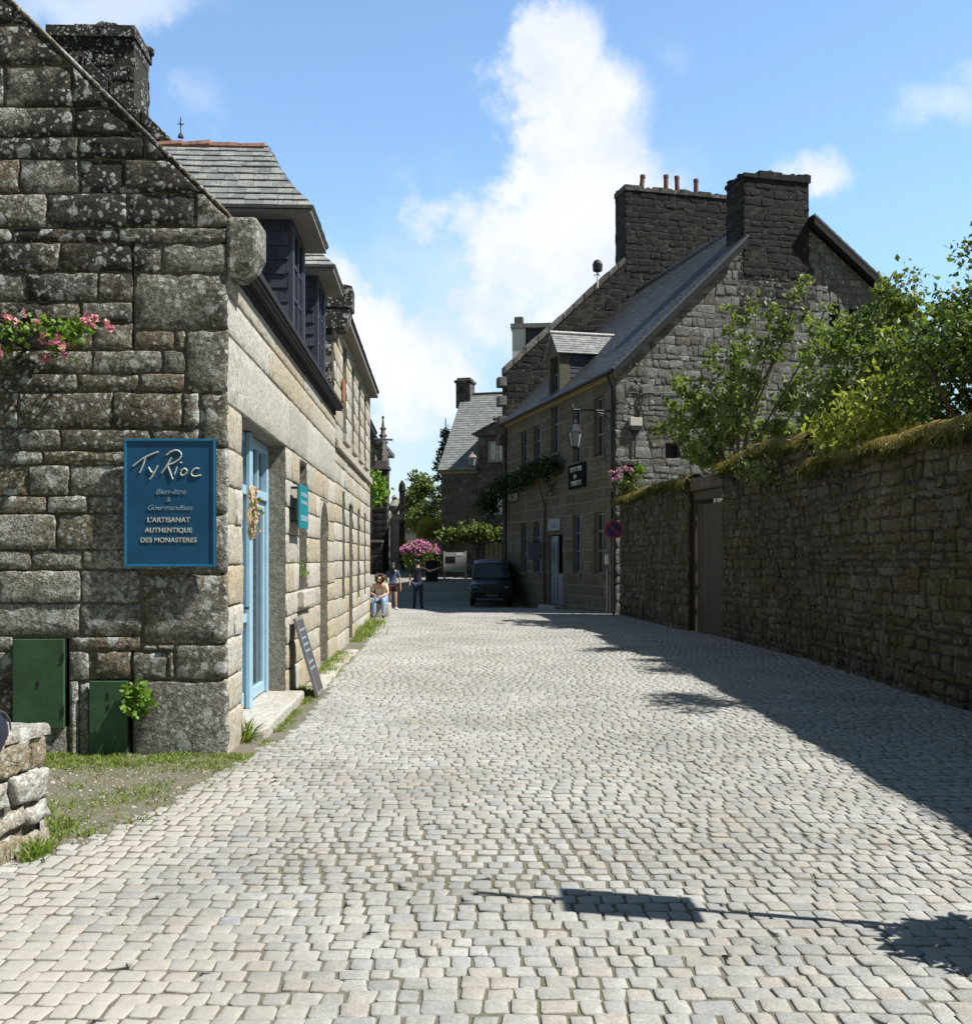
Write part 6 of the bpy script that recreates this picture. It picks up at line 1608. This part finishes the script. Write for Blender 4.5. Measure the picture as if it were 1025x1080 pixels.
# man pointing
loc = V((-2.5, 38.2, gz(-2.5, 38.2)))
mp = thing('person', 'standing man in dark navy top and dark jeans holding one arm out to the side', 'person', loc)
P_, k = standing(mp, loc, 1.80, {'l': ((-.27, .03, 1.13), (-.28, -.05, .88)), 'r': ((.44, .05, 1.33), (.68, .02, 1.42))}, {'l': ((-.11, -.02, .48), (-.13, .02, .07)), 'r': ((.11, -.04, .48), (.14, .02, .07))}, face=1)
m1, m2 = V(P_['shl'][0]).lerp(V(P_['ell'][0]), .7), V(P_['shr'][0]).lerp(V(P_['elr'][0]), .7)
garment('shirt', P_, ['pelvis', 'waist', 'chest', 'collar', 'shl', 'shr'], [('hem', 'pelvis'), ('pelvis', 'waist'), ('waist', 'chest'), ('chest', 'collar'), ('collar', 'shl'), ('collar', 'shr'), ('shl', 'sl'), ('shr', 'sr')], .022, M['tee_dark'], mp, loc, {'hem': ((0, 0, .86), (.17, .13)), 'sl': (m1, .062), 'sr': (m2, .062)})
garment('trousers', P_, ['pelvis', 'hpl', 'hpr', 'knl', 'knr', 'anl', 'anr'], [('pelvis', 'hpl'), ('pelvis', 'hpr'), ('hpl', 'knl'), ('hpr', 'knr'), ('knl', 'anl'), ('knr', 'anr')], .02, M['jeans_dark'], mp, loc)
shoes(P_, k, mp, loc, M['shoe_dark'])
mb = MB(); mb.ball(loc + V((0, -.012, 1.665 * k)), (.093 * k, .105 * k, .09 * k), 12, 8, jit=.05); mb.build('hair', M['hair_dark'], mp, smooth=True)
# woman
loc = V((-3.12, 35, gz(-3.1, 35)))
wo = thing('person', 'standing woman with long dark hair, blue denim top, dark maroon shorts and white shoes', 'person', loc)
P_, k = standing(wo, loc, 1.6, {'l': ((-.24, .0, 1.13), (-.20, -.12, .95)), 'r': ((.25, .02, 1.13), (.28, .0, .86))}, {'l': ((-.09, -.03, .48), (-.10, .04, .07)), 'r': ((.10, -.05, .48), (.12, -.02, .07))}, True, face=1)
m1, m2 = V(P_['shl'][0]).lerp(V(P_['ell'][0]), .8), V(P_['shr'][0]).lerp(V(P_['elr'][0]), .8)
garment('top', P_, ['waist', 'chest', 'collar', 'shl', 'shr'], [('low', 'waist'), ('waist', 'chest'), ('chest', 'collar'), ('collar', 'shl'), ('collar', 'shr'), ('shl', 'sl'), ('shr', 'sr')], .018, M['denim'], wo, loc, {'low': ((0, 0, .90), (.165, .125)), 'sl': (m1, .058), 'sr': (m2, .058)})
h1, h2_ = V(P_['hpl'][0]).lerp(V(P_['knl'][0]), .55), V(P_['hpr'][0]).lerp(V(P_['knr'][0]), .55)
garment('shorts', P_, ['pelvis', 'hpl', 'hpr'], [('pelvis', 'hpl'), ('pelvis', 'hpr'), ('hpl', 'a'), ('hpr', 'b')], .025, M['maroon'], wo, loc, {'a': (h1, .095), 'b': (h2_, .095)})
shoes(P_, k, wo, loc, M['shoe_white'])
mb = MB(); mb.ball(loc + V((0, -.015, 1.66 * k)), (.098 * k, .11 * k, .10 * k), 12, 8, jit=.04); mb.tube([loc + V((0, -.05, 1.66 * k)), loc + V((0, -.09, 1.5 * k)), loc + V((0, -.10, 1.30 * k))], [.08, .09, .05], 9); mb.build('hair', M['hair_dark'], wo, smooth=True)
# seated
loc = V((-3.03, 29.8, 0))
sb_ = MB(); stone(sb_, (loc + V((-.3, -.02, .40)), V((1, 0, 0)), V((0, 1, 0)), Z), [(0, 0), (.6, 0), (.6, .5), (0, .5)], random.Random(3), .01, .03, .42, .08, .006, .0, (.5, 0, .5))
tag(sb_.build('stone_block', M['step'], at=loc), 'low pale stone block used as a seat at the wall foot', 'seat')
se = thing('person', 'seated person with big curly brown hair, cream top and light jeans, head bent down', 'person', loc)
P_ = {'pelvis': ((0, .2, .52), (.15, .12)), 'waist': ((0, .17, .65), (.125, .10)), 'chest': ((0, .10, .83), (.15, .10)), 'collar': ((0, .05, .93), (.11, .075)), 'neck': ((0, .0, .98), .048), 'jaw': ((0, -.06, 1.02), (.06, .06)), 'skull': ((0, -.05, 1.10), (.08, .09)), 'top': ((0, -.04, 1.16), (.05, .06)), 'nose': ((0, -.15, 1.055), .014)}
E = [('pelvis', 'waist'), ('waist', 'chest'), ('chest', 'collar'), ('collar', 'neck'), ('neck', 'jaw'), ('jaw', 'skull'), ('skull', 'top'), ('jaw', 'nose')]
for sd, nm in ((-1, 'l'), (1, 'r')):
    P_['sh' + nm] = ((sd * .17, .06, .91), .05); P_['el' + nm] = ((sd * .24, -.06, .68), .038); P_['wr' + nm] = ((sd * .10, -.24, .62), .026)
    P_['hp' + nm] = ((sd * .10, .12, .52), .085); P_['kn' + nm] = ((sd * .14, -.28, .50), .06); P_['an' + nm] = ((sd * .13, -.30, .08), .037); P_['toe' + nm] = ((sd * .15, -.44, .035), .03)
    E += [('collar', 'sh' + nm), ('sh' + nm, 'el' + nm), ('el' + nm, 'wr' + nm), ('pelvis', 'hp' + nm), ('hp' + nm, 'kn' + nm), ('kn' + nm, 'an' + nm), ('an' + nm, 'toe' + nm)]
for sd, nm in ((-1, 'l'), (1, 'r')): hand(P_, E, 'wr' + nm, V(P_['wr' + nm][0]) - V(P_['el' + nm][0]), V((0, 0, 1)), .92, nm)
skin('body', (P_, E), M['skin'], se, loc)
m1, m2 = V(P_['shl'][0]).lerp(V(P_['ell'][0]), .75), V(P_['shr'][0]).lerp(V(P_['elr'][0]), .75)
garment('top', P_, ['pelvis', 'waist', 'chest', 'collar', 'shl', 'shr'], [('pelvis', 'waist'), ('waist', 'chest'), ('chest', 'collar'), ('collar', 'shl'), ('collar', 'shr'), ('shl', 'sl'), ('shr', 'sr')], .016, M['cream_cloth'], se, loc, {'sl': (m1, .056), 'sr': (m2, .056)})
garment('jeans', P_, ['pelvis', 'hpl', 'hpr', 'knl', 'knr', 'anl', 'anr'], [('pelvis', 'hpl'), ('pelvis', 'hpr'), ('hpl', 'knl'), ('hpr', 'knr'), ('knl', 'anl'), ('knr', 'anr')], .018, M['jeans_light'], se, loc)
shoes(P_, .95, se, loc, M['shoe_dark'])
mb = MB(); rng = random.Random(6)
for k in range(60):
    d = V((rng.gauss(0, 1), rng.gauss(.35, .8), rng.gauss(.35, .9))).normalized(); mb.ball(loc + V((0, -.02, 1.10)) + V((d.x * .13, d.y * .12, d.z * .12)), rng.uniform(.03, .055), 6, 5)
mb.build('hair', M['hair_brown'], se, smooth=True)
for x in (-.03, .03):
    mb = MB(); mb.ball(loc + V((x, -.135, 1.085)), .011, 6, 5); mb.build('eye', M['iron'], se)
mb = MB(); mb.tube([loc + V((-.022, -.122, 1.018)), loc + V((0, -.128, 1.014)), loc + V((.022, -.122, 1.018))], .006, 5); mb.build('mouth', M['maroon'], se)
hb_ = thing('handbag', 'dark handbag standing beside the seated person', 'bag', loc + V((-.42, .1, 0)))
mb = MB(); mb.box(loc + V((-.42, .1, .56)), (.2, .32, .26)); mb.build('body', M['shoe_dark'], hb_, bevel=.04)
mb = MB(); mb.tube([loc + V((-.42, -.02, .68)), loc + V((-.42, .02, .82)), loc + V((-.42, .18, .82)), loc + V((-.42, .22, .68))], .012, 6); mb.build('handle', M['shoe_dark'], hb_)
mb = MB(); mb.box(loc + V((-.45, .1, .2)), (.36, .5, .43)); tag(mb.build('stone_block', M['step'], bevel=.04, at=loc + V((-.45, .1, 0))), 'rough pale stone block under the dark handbag', 'block')

# ------------------------------------------------------------------ CAR in the shade
cg = gz(.25, 42.5)
car = thing('parked_car', 'tall dark car parked in deep shade beside the granite house', 'car', (.22, 42.6, cg))
CW = .82
prof = [(-2.0, .35), (-2.02, .62), (-1.9, .88), (-1.25, 1.04), (-.55, 1.70), (.2, 1.84), (1.5, 1.82), (1.93, 1.3), (2.0, .95), (2.0, .35)]
mb = MB(); P_ = []; ns = 7
for (yy_, zz_) in prof:
    w_ = CW * (1 if zz_ < .95 else 1 - (zz_ - .95) * .18)
    for i in range(ns):
        t = -1 + 2 * i / (ns - 1); P_.append(V((.22 + w_ * t, 42.6 + yy_ + (.1 * t * t if yy_ < 0 else -.08 * t * t), cg + zz_ - .05 * t ** 4)))
n = ns; F = [(i * n + k, i * n + k + 1, (i + 1) * n + k + 1, (i + 1) * n + k) for i in range(len(prof) - 1) for k in range(n - 1)]
F.append(tuple(i * n for i in range(len(prof)))); F.append(tuple(i * n + n - 1 for i in range(len(prof)))[::-1]); F.append(tuple(range(n))[::-1] + tuple((len(prof) - 1) * n + k for k in range(n)))
mb.add(P_, F); bo = mb.build('body', M['car'], car, bevel=.03)
mb = MB()
def quad(mb, y0, z0, w0, y1, z1, w1, off=.012):
    nrm = V((0, -(z1 - z0), (y1 - y0))).normalized() * (1 if y1 > y0 else -1)
    P_ = [V((.22 + s * w_, 42.6 + y, cg + z)) + V((0, -.012, .012)) for (y, z, w_) in ((y0, z0, w0), (y1, z1, w1)) for s in (-1, -.5, 0, .5, 1)]
    mb.add(P_, [(i, i + 1, 6 + i, 5 + i) for i in range(4)])
quad(mb, -1.17, 1.10, .72, -.60, 1.65, .64); mb.build('windscreen', M['glass'], car)
for s in (-1, 1):
    mb = MB(); mb.ball((.22 + s * .6, 42.6 - 1.93, cg + .72), (.15, .06, .09), 12, 8); mb.build('headlight', M['glass'], car)
    mb = MB(); mb.ball((.22 + s * .88, 42.6 - .75, cg + 1.16), (.10, .06, .07), 10, 6); mb.build('mirror', M['car'], car)
    for yw in (-1.25, 1.25):
        mb = MB(); c = V((.22 + s * .74, 42.6 + yw, cg + .31))
        mb.tube([c - V((.1, 0, 0)), c + V((.1, 0, 0))], .31, 18); w_ = mb.build('wheel', M['rubber'], car)
        mb = MB(); mb.tube([c + V((s * .09, 0, 0)), c + V((s * .108, 0, 0))], .19, 14); mb.build('rim', M['zinc'], w_)
mb = MB(); mb.box((.22, 42.6 - 2.02, cg + .42), (1.5, .12, .2)); mb.build('bumper', M['rubber'], car, bevel=.03)
mb = MB(); mb.box((.22, 42.6 - 2.085, cg + .43), (.5, .01, .11)); mb.build('number_plate', M['zinc'], car)
mb = MB(); mb.box((.22, 42.6 - 1.99, cg + .68), (.7, .05, .1)); mb.build('grille', M['iron'], car)

# ------------------------------------------------------------------ signpost and shrub whose shadows reach the foreground
sp_ = thing('signpost', 'grey signpost whose shadow with its narrow board lies across the foreground setts', 'sign', (2.47, 4.55, 0))
mb = MB(); mb.tube([V((2.47, 4.55, 0)), V((2.47, 4.55, 3.6))], .027, 10); mb.build('pole', M['zinc'], sp_)
mb = MB(); mb.box((2.47, 4.55, 2.56), (.03, .36, .88)); mb.build('board', M['teal'], sp_, bevel=.01)
mound('potted_shrub', 'shrub at the foot of the signpost throwing a leafy shadow on the setts', 'shrub', (2.86, 4.27, .95), (.38, .36, .40), 1500, .09, M['leaf'], 320)
mb = MB(); mb.lathe((2.86, 4.27, -.01), [(.2, 0), (.28, .4), (.3, .42), (.3, .5), (.24, .5)], 16)
tag(mb.build('flower_pot', M['pot'], at=(2.86, 4.27, 0)), 'terracotta pot holding the shrub by the signpost', 'pot')
